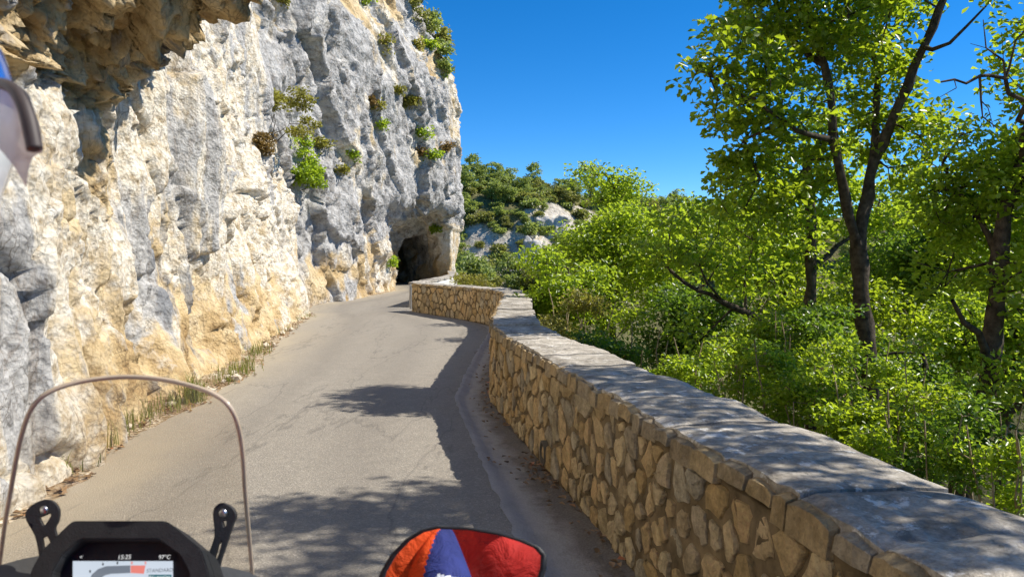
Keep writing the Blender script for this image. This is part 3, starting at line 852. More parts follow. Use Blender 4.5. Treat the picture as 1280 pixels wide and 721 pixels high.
def make_wall(name, label, path, width, height, cap, stone, seed, mortar=M_MORTAR, inner=True, outer=False, end_faces=True, s_from=0.0, proud=1.0):
    rng = random.Random(seed)
    base = path.pos(np.array([s_from]))[0]
    root = empty(name, (float(base[0]), float(base[1]), 0.0))
    tag(root, label, 'wall', 'parapet walls along the road')
    body_h = height - cap
    sa = np.arange(s_from, path.L + 0.001, 0.09); sa[-1] = path.L
    # mortar core (finely gridded on both faces so that it can be uneven)
    zz = np.linspace(-0.35, body_h, 10)
    offs = [0.0] * len(zz) + [width] * len(zz); zc = list(zz) + list(zz[::-1])
    V, Fq, ends = wall_sheet(path, offs, zc, sa)
    nse = perlin(V * 6.0) * 0.012 + perlin(V * 17) * 0.008
    pos, tg, nr = path.frame(np.repeat(sa, len(offs)))
    sg = np.tile(np.array([1.0] * len(zz) + [-1.0] * len(zz)), len(sa))
    V[:, :2] += nr * (nse * sg)[:, None]
    build('mortar_core', V, [Fq] + ends, mortar, root, smooth=True)
    stones = []
    for face, on in (('inner', inner), ('outer', outer)):
        if not on: continue
        for p, poly in rubble_cells(s_from + 0.01, path.L - 0.01, -0.04, body_h - 0.005, stone, rng):
            rp, c = round_poly(poly, rng.uniform(0.012, 0.040), rng)
            if rp is None: continue
            n = len(rp); dep = rng.uniform(0.008, 0.030) * proud
            tilt = np.array([rng.uniform(-0.06, 0.06), rng.uniform(-0.06, 0.06)])
            rings = []
            for k, d in ((1.0, -0.035), (1.0, dep * 0.35), (0.93, dep * 0.85), (0.6, dep), ):
                q = c + (rp - c) * k
                dd = d + ((q - c) @ tilt if d > 0 else 0) + (np.array([rng.uniform(-1, 1) for _ in range(n)]) * 0.005 if d > 0 else 0)
                rings.append((q, np.broadcast_to(dd, (n,))))
            q = c[None]; rings.append((q, np.array([dep + rng.uniform(-0.004, 0.008)])))
            S = np.concatenate([r[0][:, 0] for r in rings]); Zv = np.concatenate([r[0][:, 1] for r in rings]); D = np.concatenate([r[1] for r in rings])
            po, _, nn = path.frame(S)
            if face == 'outer': xy = po - nn * (width + D)[:, None]
            else: xy = po + nn * D[:, None]
            Vs = np.column_stack([xy, Zv])
            fc = []
            for r in range(3):
                for k in range(n):
                    a = r * n + k; b = r * n + (k + 1) % n
                    fc.append((a, b, b + n, a + n))
            for k in range(n): fc.append((3 * n + k, 3 * n + (k + 1) % n, 4 * n))
            stones.append((abs(float(po[0][1])), face, Vs, fc))
    # big pieces as parts
    stones.sort(key=lambda x: x[0])
    keep = stones[:298]; rest = stones[298:]
    for k, (_, _, Vs, fc) in enumerate(keep):
        o = build('stone', Vs, fc, M_STONE, root, smooth=False)
    if rest:
        allv, allf, off = [], [], 0
        for (_, _, Vs, fc) in rest:
            allv.append(Vs); allf += [tuple(i + off for i in f) for f in fc]; off += len(Vs)
        o = build('rubble_stones', np.vstack(allv), allf, M_STONE, root); o['kind'] = 'stuff'
    # coping: a front course of squared blocks and flat slabs behind, all flush on top
    def block(a0, a1, w0, w1, zb, zt, mat, nm, jit, cell):
        nu, nw = max(3, int((a1 - a0) / cell) + 1), max(3, int((w1 - w0) / cell) + 1)
        us = np.linspace(a0, a1, nu); ws = np.linspace(w0, w1, nw)
        po, _, nn = path.frame(us)
        G = np.zeros((nu, nw, 3))
        for k, w in enumerate(ws): G[:, k, :2] = po - nn * w
        Gb = G.copy(); Gm = G.copy()
        pts = G.reshape(-1, 3)
        e = perlin(np.column_stack([pts[:, :2] * 2.3, np.full(len(pts), seed)])) * 0.016 + perlin(np.column_stack([pts[:, :2] * 8, np.full(len(pts), seed)])) * 0.010
        G[..., 2] = zt + e.reshape(nu, nw); Gb[..., 2] = zb
        for sl in ((slice(None), 0), (slice(None), -1), (0, slice(None)), (-1, slice(None))): G[sl][..., 2] -= jit * rng.uniform(0.3, 1.2)
        ej = np.array([rng.uniform(-1, 1) for _ in range(nu)]) * jit
        G[:, 0, :2] += nn * (ej[:, None] - jit * 0.8); Gb[:, 0, :2] += nn * ej[:, None] * 0.6
        Vc = np.vstack([G.reshape(-1, 3), Gb.reshape(-1, 3)])
        fc = []; nt_ = nu * nw
        for i in range(nu - 1):
            for j in range(nw - 1):
                a = i * nw + j; fc.append((a, a + nw, a + nw + 1, a + 1)); fc.append(tuple(x + nt_ for x in (a, a + 1, a + nw + 1, a + nw)))
        for i in range(nu - 1):
            a = i * nw; fc.append((a, a + nt_, a + nw + nt_, a + nw))
            a = i * nw + nw - 1; fc.append((a, a + nw, a + nw + nt_, a + nt_))
        for j in range(nw - 1):
            a = j; fc.append((a, a + 1, a + 1 + nt_, a + nt_))
            a = (nu - 1) * nw + j; fc.append((a, a + nt_, a + 1 + nt_, a + 1))
        return build(nm, Vc, fc, mat, root, smooth=False)
    s = s_from
    while s < path.L - 0.04:
        L = rng.choice([0.10, 0.14, 0.17, 0.2, 0.24, 0.3])
        if path.L - s - L < 0.14: L = path.L - s
        block(s + 0.006, s + L - 0.006, -0.022 + rng.uniform(-0.012, 0.012), 0.10, body_h - rng.uniform(-0.02, 0.035), body_h + cap - rng.uniform(0.008, 0.022), M_EDGE, 'edge_stone', 0.013, 0.045)
        s += L
    s = s_from
    while s < path.L - 0.05:
        L = rng.choice([0.34, 0.42, 0.5, 0.62, 0.75])
        if path.L - s - L < 0.3: L = path.L - s
        block(s + 0.004, s + L - 0.004, 0.012 + rng.uniform(-0.008, 0.008), width + 0.03 + rng.uniform(-0.02, 0.02), body_h + 0.004, body_h + cap + rng.uniform(-0.010, 0.006), M_COPING, 'coping_slab', 0.010, 0.06)
        s += L
    return root

W1 = make_wall('parapet_wall', 'long tan rubble parapet with dappled pale coping beside the road', WALL_MAIN, 0.56, 0.83, 0.10, 0.155, 5, s_from=3.4, proud=0.8)
W2 = make_wall('parapet_wall', 'curved tan rubble parapet bending left in front of the tunnel', WALL_BEND, 0.52, 0.86, 0.085, 0.21, 8, s_from=0.01, proud=0.8)
W3 = make_wall('parapet_wall', 'pale sunlit parapet running beyond a gap up to the tunnel pillar', WALL_FAR, 0.45, 0.84, 0.09, 0.30, 12, mortar=M_MORTAR_L, inner=False, outer=False)
# drain through the main wall
M_BLACK_HOLE = simple('drain_pipe_dark', (0.10, 0.085, 0.065), 0.9)
s_d = WALL_MAIN.s_at_y(5.85)
po, tg_, nn = WALL_MAIN.frame(np.array([s_d])); po, tg_, nn = po[0], tg_[0], nn[0]
bm = bmesh.new()
ang = np.linspace(0, 2 * math.pi, 16, endpoint=False)
def ringv(r, d): return [bm.verts.new((po[0] + tg_[0] * r * math.cos(a) + nn[0] * d, po[1] + tg_[1] * r * math.cos(a) + nn[1] * d, 0.085 + r * 1.25 * math.sin(a))) for a in ang]
r0 = ringv(0.085, -0.10); r1 = ringv(0.085, 0.034); r2 = ringv(0.066, 0.034); r3 = ringv(0.066, -0.10)
for A_, B_ in ((r0, r1), (r1, r2), (r2, r3)):
    for k in range(16): bm.faces.new((A_[k], A_[(k + 1) % 16], B_[(k + 1) % 16], B_[k]))
bm.faces.new(r3)
bm_obj('drain_pipe', bm, M_BLACK_HOLE, W1, smooth=True)

# low marker post standing in the gap between the two far walls
M_POST = simple('post_grey', (0.35, 0.34, 0.32), 0.8, bump=0.3)
bm = bmesh.new()
bmesh.ops.create_cone(bm, cap_ends=True, segments=10, radius1=0.05, radius2=0.045, depth=0.75, matrix=Matrix.Translation((-3.18, 23.9, 0.36)))
bmesh.ops.create_cone(bm, cap_ends=True, segments=10, radius1=0.045, radius2=0.015, depth=0.05, matrix=Matrix.Translation((-3.18, 23.9, 0.76)))
o = bm_obj('gap_post', bm, M_POST)
tag(o, 'short grey post in the gap between the curved and the pale parapet', 'post')
# ------------------------------------------------------------------ vegetation
M_BARK = simple('dark_bark', (0.075, 0.060, 0.045), 0.95, var=0.6, scale=14, bump=1.0, spec=0.1)
M_BARK_L = simple('pale_twig_bark', (0.30, 0.235, 0.15), 0.9, var=0.35, scale=14, bump=0.6, spec=0.1)
M_DEAD = simple('dead_bark', (0.055, 0.045, 0.04), 0.95, var=0.4, scale=14, bump=0.8, spec=0.1)
M_OAK = leaf_mat('oak_leaves', (0.022, 0.052, 0.006), (0.150, 0.225, 0.018), (0.58, 0.74, 0.030), 0.5, 0.32)
M_LIME = leaf_mat('lime_green_leaves', (0.030, 0.075, 0.009), (0.185, 0.275, 0.024), (0.62, 0.80, 0.042), 0.5, 0.32)
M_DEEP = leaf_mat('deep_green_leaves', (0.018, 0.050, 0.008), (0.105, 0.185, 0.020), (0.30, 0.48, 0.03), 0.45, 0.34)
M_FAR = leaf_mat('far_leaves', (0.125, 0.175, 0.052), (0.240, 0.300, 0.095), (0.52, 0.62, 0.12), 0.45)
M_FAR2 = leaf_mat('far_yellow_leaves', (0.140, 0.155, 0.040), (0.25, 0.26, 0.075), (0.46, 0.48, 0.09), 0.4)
M_OLIVE = leaf_mat('olive_leaves', (0.110, 0.110, 0.020), (0.26, 0.245, 0.045), (0.48, 0.46, 0.06), 0.4)

def leaves_mesh(cent, length, width, rng, up=0.30, droop=0.15, dirs=None, rnd=None):
    """vectorised folded leaves"""
    n = len(cent)
    nrm = rng.normal(size=(n, 3)); nrm /= np.linalg.norm(nrm, axis=1, keepdims=True)
    nrm[:, 2] = np.abs(nrm[:, 2]); nrm = nrm + np.array([0.15, -0.05, up]); nrm /= np.linalg.norm(nrm, axis=1, keepdims=True)
    ax = rng.normal(size=(n, 3)) if dirs is None else dirs + rng.normal(size=(n, 3)) * 0.5
    ax[:, 2] -= droop
    ax -= nrm * (ax * nrm).sum(1, keepdims=True); ax /= np.linalg.norm(ax, axis=1, keepdims=True) + 1e-9
    sd = np.cross(nrm, ax)
    L = length * rng.uniform(0.65, 1.3, (n, 1)); W = width * rng.uniform(0.7, 1.25, (n, 1))
    fold = rng.uniform(0.05, 0.35, (n, 1))
    def side(a, w, sg): return cent + ax * L * a + sg * sd * W * w + nrm * W * fold * (w * 2)
    b = cent - ax * L * 0.5; t_ = cent + ax * L * 0.5 - nrm * L * 0.12
    V = np.stack([b, side(-0.18, 0.30, 1), side(0.20, 0.5, 1), t_, side(0.20, 0.5, -1), side(-0.18, 0.30, -1)], 1).reshape(-1, 3)
    i = np.arange(n) * 6
    Ft = np.concatenate([np.stack([i, i + 3, i + 2, i + 1], -1), np.stack([i, i + 5, i + 4, i + 3], -1)])
    rv = rng.random(n) if rnd is None else rnd
    return V, Ft, np.repeat(rv, 6)

class Skeleton:
    def __init__(self): self.p = []; self.par = []; self.r = []; self.fix = []
    def add(self, p, par, r=0.0, fix=False):
        self.p.append(np.array(p, float)); self.par.append(par); self.r.append(r); self.fix.append(fix)
        return len(self.p) - 1
    def stem(self, pts, r0, r1, par=-1, step=0.22, wob=0.02, rng=None):
        C = catmull(pts, 10) if len(pts) > 2 else np.array(pts, float)
        d = np.concatenate([[0], np.cumsum(np.linalg.norm(np.diff(C, axis=0), axis=1))])
        n = max(2, int(d[-1] / step) + 1)
        ids = []
        for k, s in enumerate(np.linspace(0, d[-1], n)):
            q = np.array([np.interp(s, d, C[:, a]) for a in range(3)])
            if rng is not None and 0 < k: q = q + rng.normal(size=3) * wob
            if k == 0 and par >= 0: last = par; continue
            last = self.add(q, (ids[-1] if ids else par), r0 + (r1 - r0) * k / (n - 1), True)
            ids.append(last)
        return ids
    def nearest(self, q):
        P = np.array(self.p); return int(np.argmin(((P - np.array(q)) ** 2).sum(1)))
    def grow(self, attractors, rng, step=0.3, jitter=0.05, rise=0.0, hang=0.35):
        """connect each point to the nearest part of the tree, near ones first"""
        P0 = np.array(self.p)
        A = np.asarray(attractors)
        d0 = np.sqrt(((A[:, None, :] - P0[None]) ** 2).sum(-1)).min(1)
        order = np.argsort(d0)
        P = np.zeros((len(P0) + len(A) * 14, 3)); n = len(P0); P[:n] = P0
        tips = []
        for k in order:
            a = A[k]
            dd = ((P[:n] - a) ** 2).sum(1)
            dd = dd + hang * np.maximum(P[:n, 2] - a[2], 0) ** 2          # prefer starting from below
            j = int(np.argmin(dd)); L = math.sqrt(((P[j] - a) ** 2).sum())
            m = max(1, min(12, int(L / step)))
            prev = j
            for q in range(1, m + 1):
                w = q / m
                pt = P[j] * (1 - w) + a * w
                pt[2] += rise * L * math.sin(w * math.pi)
                if q < m: pt = pt + rng.normal(size=3) * jitter * min(1, L)
                prev = self.add(pt, prev); P[n] = pt; n += 1
            tips.append(prev)
        return tips
    def radii(self, tip=0.006, power=2.3, cap=None):
        n = len(self.p); acc = np.zeros(n)
        for i in range(n - 1, -1, -1):
            ri = max(tip, acc[i] ** (1 / power)) if acc[i] > 0 else tip
            if self.fix[i]: ri = self.r[i]
            elif cap: ri = min(ri, cap)
            self.r[i] = ri
            if self.par[i] >= 0: acc[self.par[i]] += ri ** power
    def tubes(self, rmin, rmax=1e9, sides=6):
        """tube meshes of all chains whose radius lies in [rmin, rmax)"""
        n = len(self.p); kids = [[] for _ in range(n)]
        for i in range(n):
            if self.par[i] >= 0: kids[self.par[i]].append(i)
        main = [max(k, key=lambda c: self.r[c]) if k else -1 for k in kids]
        V, Fc = [], []; off = 0
        for i in range(n):
            pr = self.par[i]
            if pr >= 0 and main[pr] == i: continue
            chain = ([pr] if pr >= 0 else []) + [i]
            while main[chain[-1]] >= 0: chain.append(main[chain[-1]])
            rad = [self.r[c] for c in chain]
            if pr >= 0: rad[0] = min(rad[0], rad[1] * 1.35)
            sel = [k for k in range(len(chain)) if rmin <= rad[k] < rmax]
            if not sel: continue
            lo, hi = sel[0], sel[-1]
            lo = max(0, lo - 1)
            ch = chain[lo:hi + 1]; rd_ = rad[lo:hi + 1]
            if len(ch) < 2: continue
            C = np.array([self.p[c] for c in ch])
            T = np.gradient(C, axis=0); T /= np.linalg.norm(T, axis=1, keepdims=True) + 1e-9
            ref = np.array([0.3, 0.9, 0.1]) if abs(T[0, 1]) < 0.8 else np.array([0.9, 0.1, 0.2])
            A_ = np.cross(T, ref); A_ /= np.linalg.norm(A_, axis=1, keepdims=True) + 1e-9
            B_ = np.cross(T, A_)
            sd = sides if max(rd_) > 0.03 else 4
            th = np.arange(sd) / sd * 2 * math.pi
            rr = np.array(rd_)[:, None] * (1 + (0.16 * np.sin(th * 2 + C[:, 2:3] * 9) if max(rd_) > 0.05 else 0))
            Vr = C[:, None, :] + rr[..., None] * (np.cos(th)[None, :, None] * A_[:, None] + np.sin(th)[None, :, None] * B_[:, None])
            V.append(Vr.reshape(-1, 3))
            m = len(ch)
            a = (np.arange(m - 1)[:, None] * sd + np.arange(sd)[None]); b = (np.arange(m - 1)[:, None] * sd + (np.arange(sd)[None] + 1) % sd)
            Fc.append(np.stack([a.ravel(), b.ravel(), (b + sd).ravel(), (a + sd).ravel()], -1) + off)
            off += m * sd
        if not V: return None, None
        return np.vstack(V), np.vstack(Fc)

def blob_points(c, r, n, rng, shell=0.55):
    q = rng.normal(size=(n, 3)); q /= np.linalg.norm(q, axis=1, keepdims=True)
    rad = rng.uniform(shell ** 3, 1, (n, 1)) ** (1 / 3)
    rr = np.array(r if hasattr(r, '__len__') else (r, r, r * 0.8))
    return np.array(c) + q * rad * rr

def tree(name, label, cat, stems, blobs, nleaf, leaf, mat, seed, group=None, bark=None, spread=0.22, sub=9, tip=0.005, rmin=0.012, bare=None, cap=None, up=0.30, base=None, hang=0.35, twigs=True):
    """stems: list of (points, r0, r1, parent_point or None); blobs: list of (centre, radius, weight)"""
    rng = np.random.default_rng(seed)
    sk = Skeleton()
    for pts, r0, r1, pp in stems:
        par = -1 if pp is None else sk.nearest(pp)
        p = [np.array(q, float) for q in pts]
        if par >= 0: p = [sk.p[par]] + p
        sk.stem(p, r0, r1, par, rng=rng, wob=0.012 if r0 > 0.03 else 0.02)
    root_p = sk.p[0]
    vol = np.array([b[2] * np.prod(b[1] if hasattr(b[1], '__len__') else [b[1]] * 3) ** (2 / 3) for b in blobs])
    share = vol / vol.sum()
    att, owner = [], []
    tot = max(len(blobs), int(nleaf / 32))
    for (c, r, w), s in zip(blobs, share):
        k = max(2, int(round(tot * s)))
        att.append(blob_points(c, r, k, rng))
    A = np.vstack(att)
    cs = np.array([b[0] for b in blobs])
    sk.grow(cs, rng, 0.3, 0.05, 0.04, hang)           # limbs to clump centres first
    tips = sk.grow(A, rng, 0.22, 0.05, 0.02, hang)
    if bare:
        for pts, r0, r1, pp in bare:
            par = sk.nearest(pp); sk.stem([sk.p[par]] + [np.array(q, float) for q in pts], r0, r1, par, rng=rng, wob=0.03, step=0.12)
    sk.radii(tip, cap=cap)
    root = empty(name, tuple(root_p) if base is None else base)
    tag(root, label, cat, group)
    bk = bark or M_BARK
    V, Fq = sk.tubes(rmin, sides=8)
    if V is not None: build('trunk', V, Fq, bk, root, smooth=True)
    V, Fq = sk.tubes(0.0, rmin, sides=4)
    if V is not None and twigs:
        o = build('twigs', V, Fq, bk, root, smooth=True); o['kind'] = 'stuff'
    # leaves: sprays round each tip, loosely flattened
    tp = np.array([sk.p[i] for i in tips]); pa = np.array([sk.p[sk.par[i]] for i in tips])
    per = max(1, int(nleaf / len(tips)))
    cen = np.repeat(tp, per, axis=0)
    dr = np.repeat(tp - pa, per, axis=0); dr /= np.linalg.norm(dr, axis=1, keepdims=True) + 1e-9
    offs = np.clip(rng.normal(size=cen.shape), -1.5, 1.5) * np.array([spread, spread, spread * 0.55])
    cen = cen + offs
    tone = np.repeat(np.clip(rng.normal(0.5, 0.22, len(tips)), 0, 1), per) * 0.5 + rng.random(len(cen)) * 0.5
    V, Ft, rv = leaves_mesh(cen, leaf, leaf * 0.62, rng, up=up, rnd=tone, dirs=dr * 0.6 + offs / (spread + 1e-6) * 0.6)
    o = build('crown', V, Ft, mat, root, attrs={'rnd': rv}); o['kind'] = 'stuff'
    return root

def B(px, py, Y, r, w=1.0, d=0.0):
    return (np.array(at(px, py, Y + d)), r, w)

def foot(x, y, sink=0.15):
    return (x, y, float(ground_h(np.array([x]), np.array([y]))[0]) - sink)

# --- the tall forked oak
Y1 = 9.0
b0 = foot(*(at(1098, 560, Y1).xy))
stems = [([b0, at(1096, 540, Y1), at(1085, 445, Y1), at(1074, 345, Y1), at(1073, 312, Y1)], 0.115, 0.092, None),
         ([at(1062, 272, Y1 - .1), at(1050, 212, Y1 - .2), at(1040, 150, Y1 - .2), at(1033, 95, Y1 - .1), at(1015, 35, Y1), at(1000, -40, Y1), at(985, -130, Y1 + .1)], 0.062, 0.024, at(1073, 312, Y1)),
         ([at(1082, 262, Y1 + .1), at(1096, 196, Y1 + .2), at(1122, 138, Y1 + .1), at(1150, 68, Y1), at(1172, 15, Y1 - .1), at(1195, -45, Y1), at(1210, -130, Y1)], 0.078, 0.028, at(1073, 312, Y1)),
         ([at(1096, 150, Y1 + .4), at(1098, 105, Y1 + .5), at(1088, 60, Y1 + .5), at(1072, 0, Y1 + .6), at(1068, -80, Y1 + .6)], 0.048, 0.02, at(1096, 196, Y1 + .2)),
         ([at(1010, 168, Y1 - .5), at(980, 150, Y1 - .8), at(940, 120, Y1 - .9)], 0.035, 0.015, at(1045, 180, Y1 - .2)),
         ([at(1000, 60, Y1 + .2), at(985, 40, Y1 + .4), at(962, -10, Y1 + .5)], 0.04, 0.018, at(1030, 85, Y1 - .1)),
         ([at(1180, 60, Y1 - .4), at(1230, 8, Y1 - .6)], 0.03, 0.01, at(1155, 55, Y1))]
blobs = [B(886, 92, Y1, 0.30, .7, -.8), B(925, 60, Y1, .42, 1, -.6), B(935, 125, Y1, .45, 1, -.8), B(930, 175, Y1, .40, 1, -.3), B(960, 20, Y1, .55, 1), B(1000, 60, Y1, .55, 1, .5),
         B(985, 130, Y1, .55, 1, -.4), B(1010, 200, Y1, .5, 1, .3), B(950, 225, Y1, .5, 1, -.2), B(985, 262, Y1, .5, 1, .6), B(1060, 20, Y1, .6, 1, -.4), B(1075, 85, Y1, .5, .9, .6),
         B(1110, 60, Y1, .5, .9, .4), B(1125, 130, Y1, .42, .9, .5), B(1150, 170, Y1, .45, .9, .2), B(1110, 210, Y1, .45, .8, .5), B(1165, 205, Y1, .28, .7, -.2),
         B(1030, -30, Y1, .8, 1), B(1120, -40, Y1, .8, 1, .4), B(955, -30, Y1, .5, .9, .3), B(1070, -120, Y1, .75, .7), B(1150, -140, Y1, .8, .6),
         B(1065, 150, Y1, .4, .7, .8), B(900, 240, Y1, .25, .5, -.4), B(930, 262, Y1, .3, .6, -.2)]
tree('oak_tree', 'tall oak with dark forked trunk and open crown against the sky', 'tree', stems, blobs, 16500, 0.092, M_OAK, 101, 'trees beyond the parapet', spread=0.125)

# --- oak behind it with a low limb reaching left
Y2 = 11.5
b0 = foot(*(at(1014, 520, Y2).xy))
stems = [([b0, at(1014, 500, Y2), at(1013, 410, Y2), at(1015, 320, Y2), at(1012, 250, Y2), at(1008, 190, Y2)], 0.125, 0.06, None),
         ([at(985, 410, Y2 - .5), at(950, 398, Y2 - 1.0), at(905, 378, Y2 - 1.3), at(865, 358, Y2 - 1.5), at(825, 325, Y2 - 1.6)], 0.075, 0.02, at(1013, 418, Y2)),
         ([at(880, 345, Y2 - 1.7), at(868, 310, Y2 - 1.8)], 0.02, 0.01, at(905, 378, Y2 - 1.3)),
         ([at(1060, 300, Y2 + .3), at(1095, 270, Y2 + .5)], 0.05, 0.02, at(1014, 340, Y2))]
blobs = [B(835, 310, Y2, .5, .55, -1.7), B(870, 290, Y2, .55, .6, -1.7), B(905, 320, Y2, .5, .6, -1.4), B(930, 345, Y2, .5, .6, -1), B(940, 300, Y2, .55, .8, -.6),
         B(960, 240, Y2, .7, .8, .4), B(1020, 200, Y2, .7, .8, .5), B(1055, 260, Y2, .7, .9, .6), B(985, 300, Y2, .6, .8), B(1100, 250, Y2, .6, .8, .6), B(1040, 130, Y2, .7, .6, .8), B(880, 420, Y2, .5, .6, -1.0), B(930, 430, Y2, .5, .6, -.6)]
tree('oak_tree', 'dark-stemmed oak whose low limb reaches left towards the bend in the parapet', 'tree', stems, blobs, 8500, 0.092, M_LIME, 102, 'trees beyond the parapet', spread=0.15)

# --- leaning tree at the right with a dead limb
Y3 = 6.4
b0 = foot(*(at(1190, 690, Y3).xy))
stems = [([b0, at(1196, 640, Y3), at(1214, 560, Y3), at(1234, 480, Y3), at(1244, 400, Y3), at(1250, 320, Y3), at(1262, 250, Y3), at(1285, 200, Y3)], 0.118, 0.055, None),
         ([at(1222, 420, Y3 - .2), at(1205, 398, Y3 - .4), at(1190, 380, Y3 - .5)], 0.04, 0.015, at(1238, 455, Y3)),
         ([at(1245, 520, Y3 - .2), at(1275, 505, Y3 - .3), at(1320, 490, Y3 - .4)], 0.05, 0.03, at(1222, 540, Y3)),
         ([at(1225, 270, Y3 + .3), at(1195, 235, Y3 + .4), at(1180, 205, Y3 + .4)], 0.035, 0.012, at(1250, 320, Y3)),
         ([at(1310, 170, Y3), at(1330, 100, Y3), at(1335, 0, Y3)], 0.045, 0.02, at(1285, 200, Y3))]
bare = [([at(1283, 150, Y3 - .4), at(1276, 125, Y3 - .5), at(1252, 97, Y3 - .6), at(1225, 92, Y3 - .7), at(1178, 96, Y3 - .8)], 0.028, 0.007, at(1285, 200, Y3)),
        ([at(1238, 65, Y3 - .7), at(1232, 30, Y3 - .7)], 0.011, 0.003, at(1252, 97, Y3 - .6)), ([at(1268, 62, Y3 - .7), at(1290, 30, Y3 - .8)], 0.012, 0.004, at(1252, 97, Y3 - .6)),
        ([at(1226, 125, Y3 - .7), at(1240, 150, Y3 - .7), at(1248, 168, Y3 - .7)], 0.010, 0.003, at(1215, 93, Y3 - .7)), ([at(1236, 140, Y3 - .6), at(1232, 160, Y3 - .6)], 0.005, 0.002, at(1232, 135, Y3 - .7)),
        ([at(1262, 75, Y3 - .7), at(1255, 45, Y3 - .7)], 0.006, 0.002, at(1262, 72, Y3 - .7)), ([at(1222, 70, Y3 - .7), at(1210, 55, Y3 - .7)], 0.005, 0.002, at(1236, 62, Y3 - .7)),
        ([at(1190, 112, Y3 - .8), at(1168, 128, Y3 - .8)], 0.005, 0.002, at(1190, 96, Y3 - .8)), ([at(1295, 105, Y3 - .6), at(1310, 85, Y3 - .6)], 0.01, 0.004, at(1276, 125, Y3 - .5))]
blobs = [B(1200, 170, Y3, .20, .6, .4), B(1190, 215, Y3, .28, .8, .4), B(1225, 225, Y3, .32, 1, .3), B(1265, 190, Y3, .25, .6, .2), B(1280, 240, Y3, .35, 1), B(1180, 265, Y3, .32, 1, .5),
         B(1210, 285, Y3, .34, 1, .5), B(1285, 305, Y3, .34, 1, .5), B(1310, 200, Y3, .5, 1), B(1185, 340, Y3, .3, .8, .3), B(1290, 360, Y3, .4, .9, -.3), 
         B(1275, 470, Y3, .35, .8, -.3), B(1340, 80, Y3, .6, .8, .3), B(1330, -30, Y3, .6, .6), B(1350, 300, Y3, .5, .8), B(1215, 350, Y3, .3, .6, .8), B(1160, 240, Y3, .18, .5, .5)]
tree('hornbeam_tree', 'leaning tree with twisting dark trunk and a bare dead limb', 'tree', stems, blobs, 12500, 0.066, M_LIME, 103, 'trees beyond the parapet', spread=0.105, bare=bare)

# --- light green crown filling the middle of the valley edge
def filler(px, py, Y, rx, ry, seed, mat, label, n=9000, leaf=0.10, nb=14, name='broadleaf_tree', flat=0.9, trunkr=0.11):
    rng = np.random.default_rng(seed)
    c = np.array(at(px, py, Y)); k = Y / F
    RX, RZ = rx * k, ry * k
    ft = foot(c[0] + rng.uniform(-.2, .2), c[1] + rng.uniform(-.3, .3))
    blobs = []
    for i in range(nb):
        q = rng.normal(size=3); q /= np.linalg.norm(q); q *= rng.uniform(0.35, 0.95)
        blobs.append((c + q * np.array([RX, RX * flat, RZ]), rng.uniform(0.26, 0.42) * (RX + RZ) / 2, 1.0))
    blobs.append((c, 0.45 * min(RX, RZ), 0.7))
    mid = c + np.array([rng.uniform(-.2, .2) * RX, 0, -RZ * 0.5]); top = c + np.array([rng.uniform(-.3, .3) * RX, 0, RZ * 0.55])
    st = [([ft, (np.array(ft) * 0.5 + mid * 0.5) + rng.normal(size=3) * 0.12, mid, c, top], trunkr, trunkr * 0.25, None)]
    return tree(name, label, 'tree', st, blobs, n, leaf * 0.84, mat, seed, 'trees beyond the parapet', spread=0.0105 * Y + 0.03)

filler(770, 345, 17.0, 105, 100, 201, M_LIME, 'bright green bushy tree rising just past the bend of the parapet', n=17000, leaf=0.115, nb=20)
filler(768, 236, 18.5, 46, 34, 202, M_LIME, 'slender light green tree top standing above the far ridge line', n=2100, leaf=0.115, nb=7)
filler(700, 370, 15.0, 55, 60, 203, M_LIME, 'small green tree leaning against the outside of the curved parapet', n=6000, leaf=0.10, nb=10)
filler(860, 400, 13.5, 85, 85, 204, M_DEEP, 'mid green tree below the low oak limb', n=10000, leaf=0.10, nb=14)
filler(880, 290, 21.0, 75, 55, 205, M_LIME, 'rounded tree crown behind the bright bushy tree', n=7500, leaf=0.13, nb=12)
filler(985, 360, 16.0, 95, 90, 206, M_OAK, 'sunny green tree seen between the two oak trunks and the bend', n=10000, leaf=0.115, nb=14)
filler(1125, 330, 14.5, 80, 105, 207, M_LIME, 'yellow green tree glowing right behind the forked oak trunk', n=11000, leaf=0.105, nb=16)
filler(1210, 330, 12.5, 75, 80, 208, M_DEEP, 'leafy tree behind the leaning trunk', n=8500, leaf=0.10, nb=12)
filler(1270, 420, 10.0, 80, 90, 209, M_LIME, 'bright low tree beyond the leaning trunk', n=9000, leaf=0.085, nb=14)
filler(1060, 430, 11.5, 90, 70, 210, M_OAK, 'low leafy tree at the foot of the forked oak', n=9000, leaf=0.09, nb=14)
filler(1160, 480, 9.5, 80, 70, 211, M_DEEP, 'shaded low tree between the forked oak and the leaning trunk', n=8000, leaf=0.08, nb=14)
filler(960, 460, 9.6, 80, 60, 212, M_OAK, 'low green tree crowding the parapet near the forked oak', n=8000, leaf=0.075, nb=12)

filler(1420, 430, 9.0, 110, 110, 213, M_LIME, 'bushy tree further along the bank past the leaning trunk', n=8000, leaf=0.085, nb=13)
filler(1430, 300, 13.0, 110, 100, 214, M_OAK, 'tall leafy tree behind the bushy one past the leaning trunk', n=7000, leaf=0.105, nb=12)
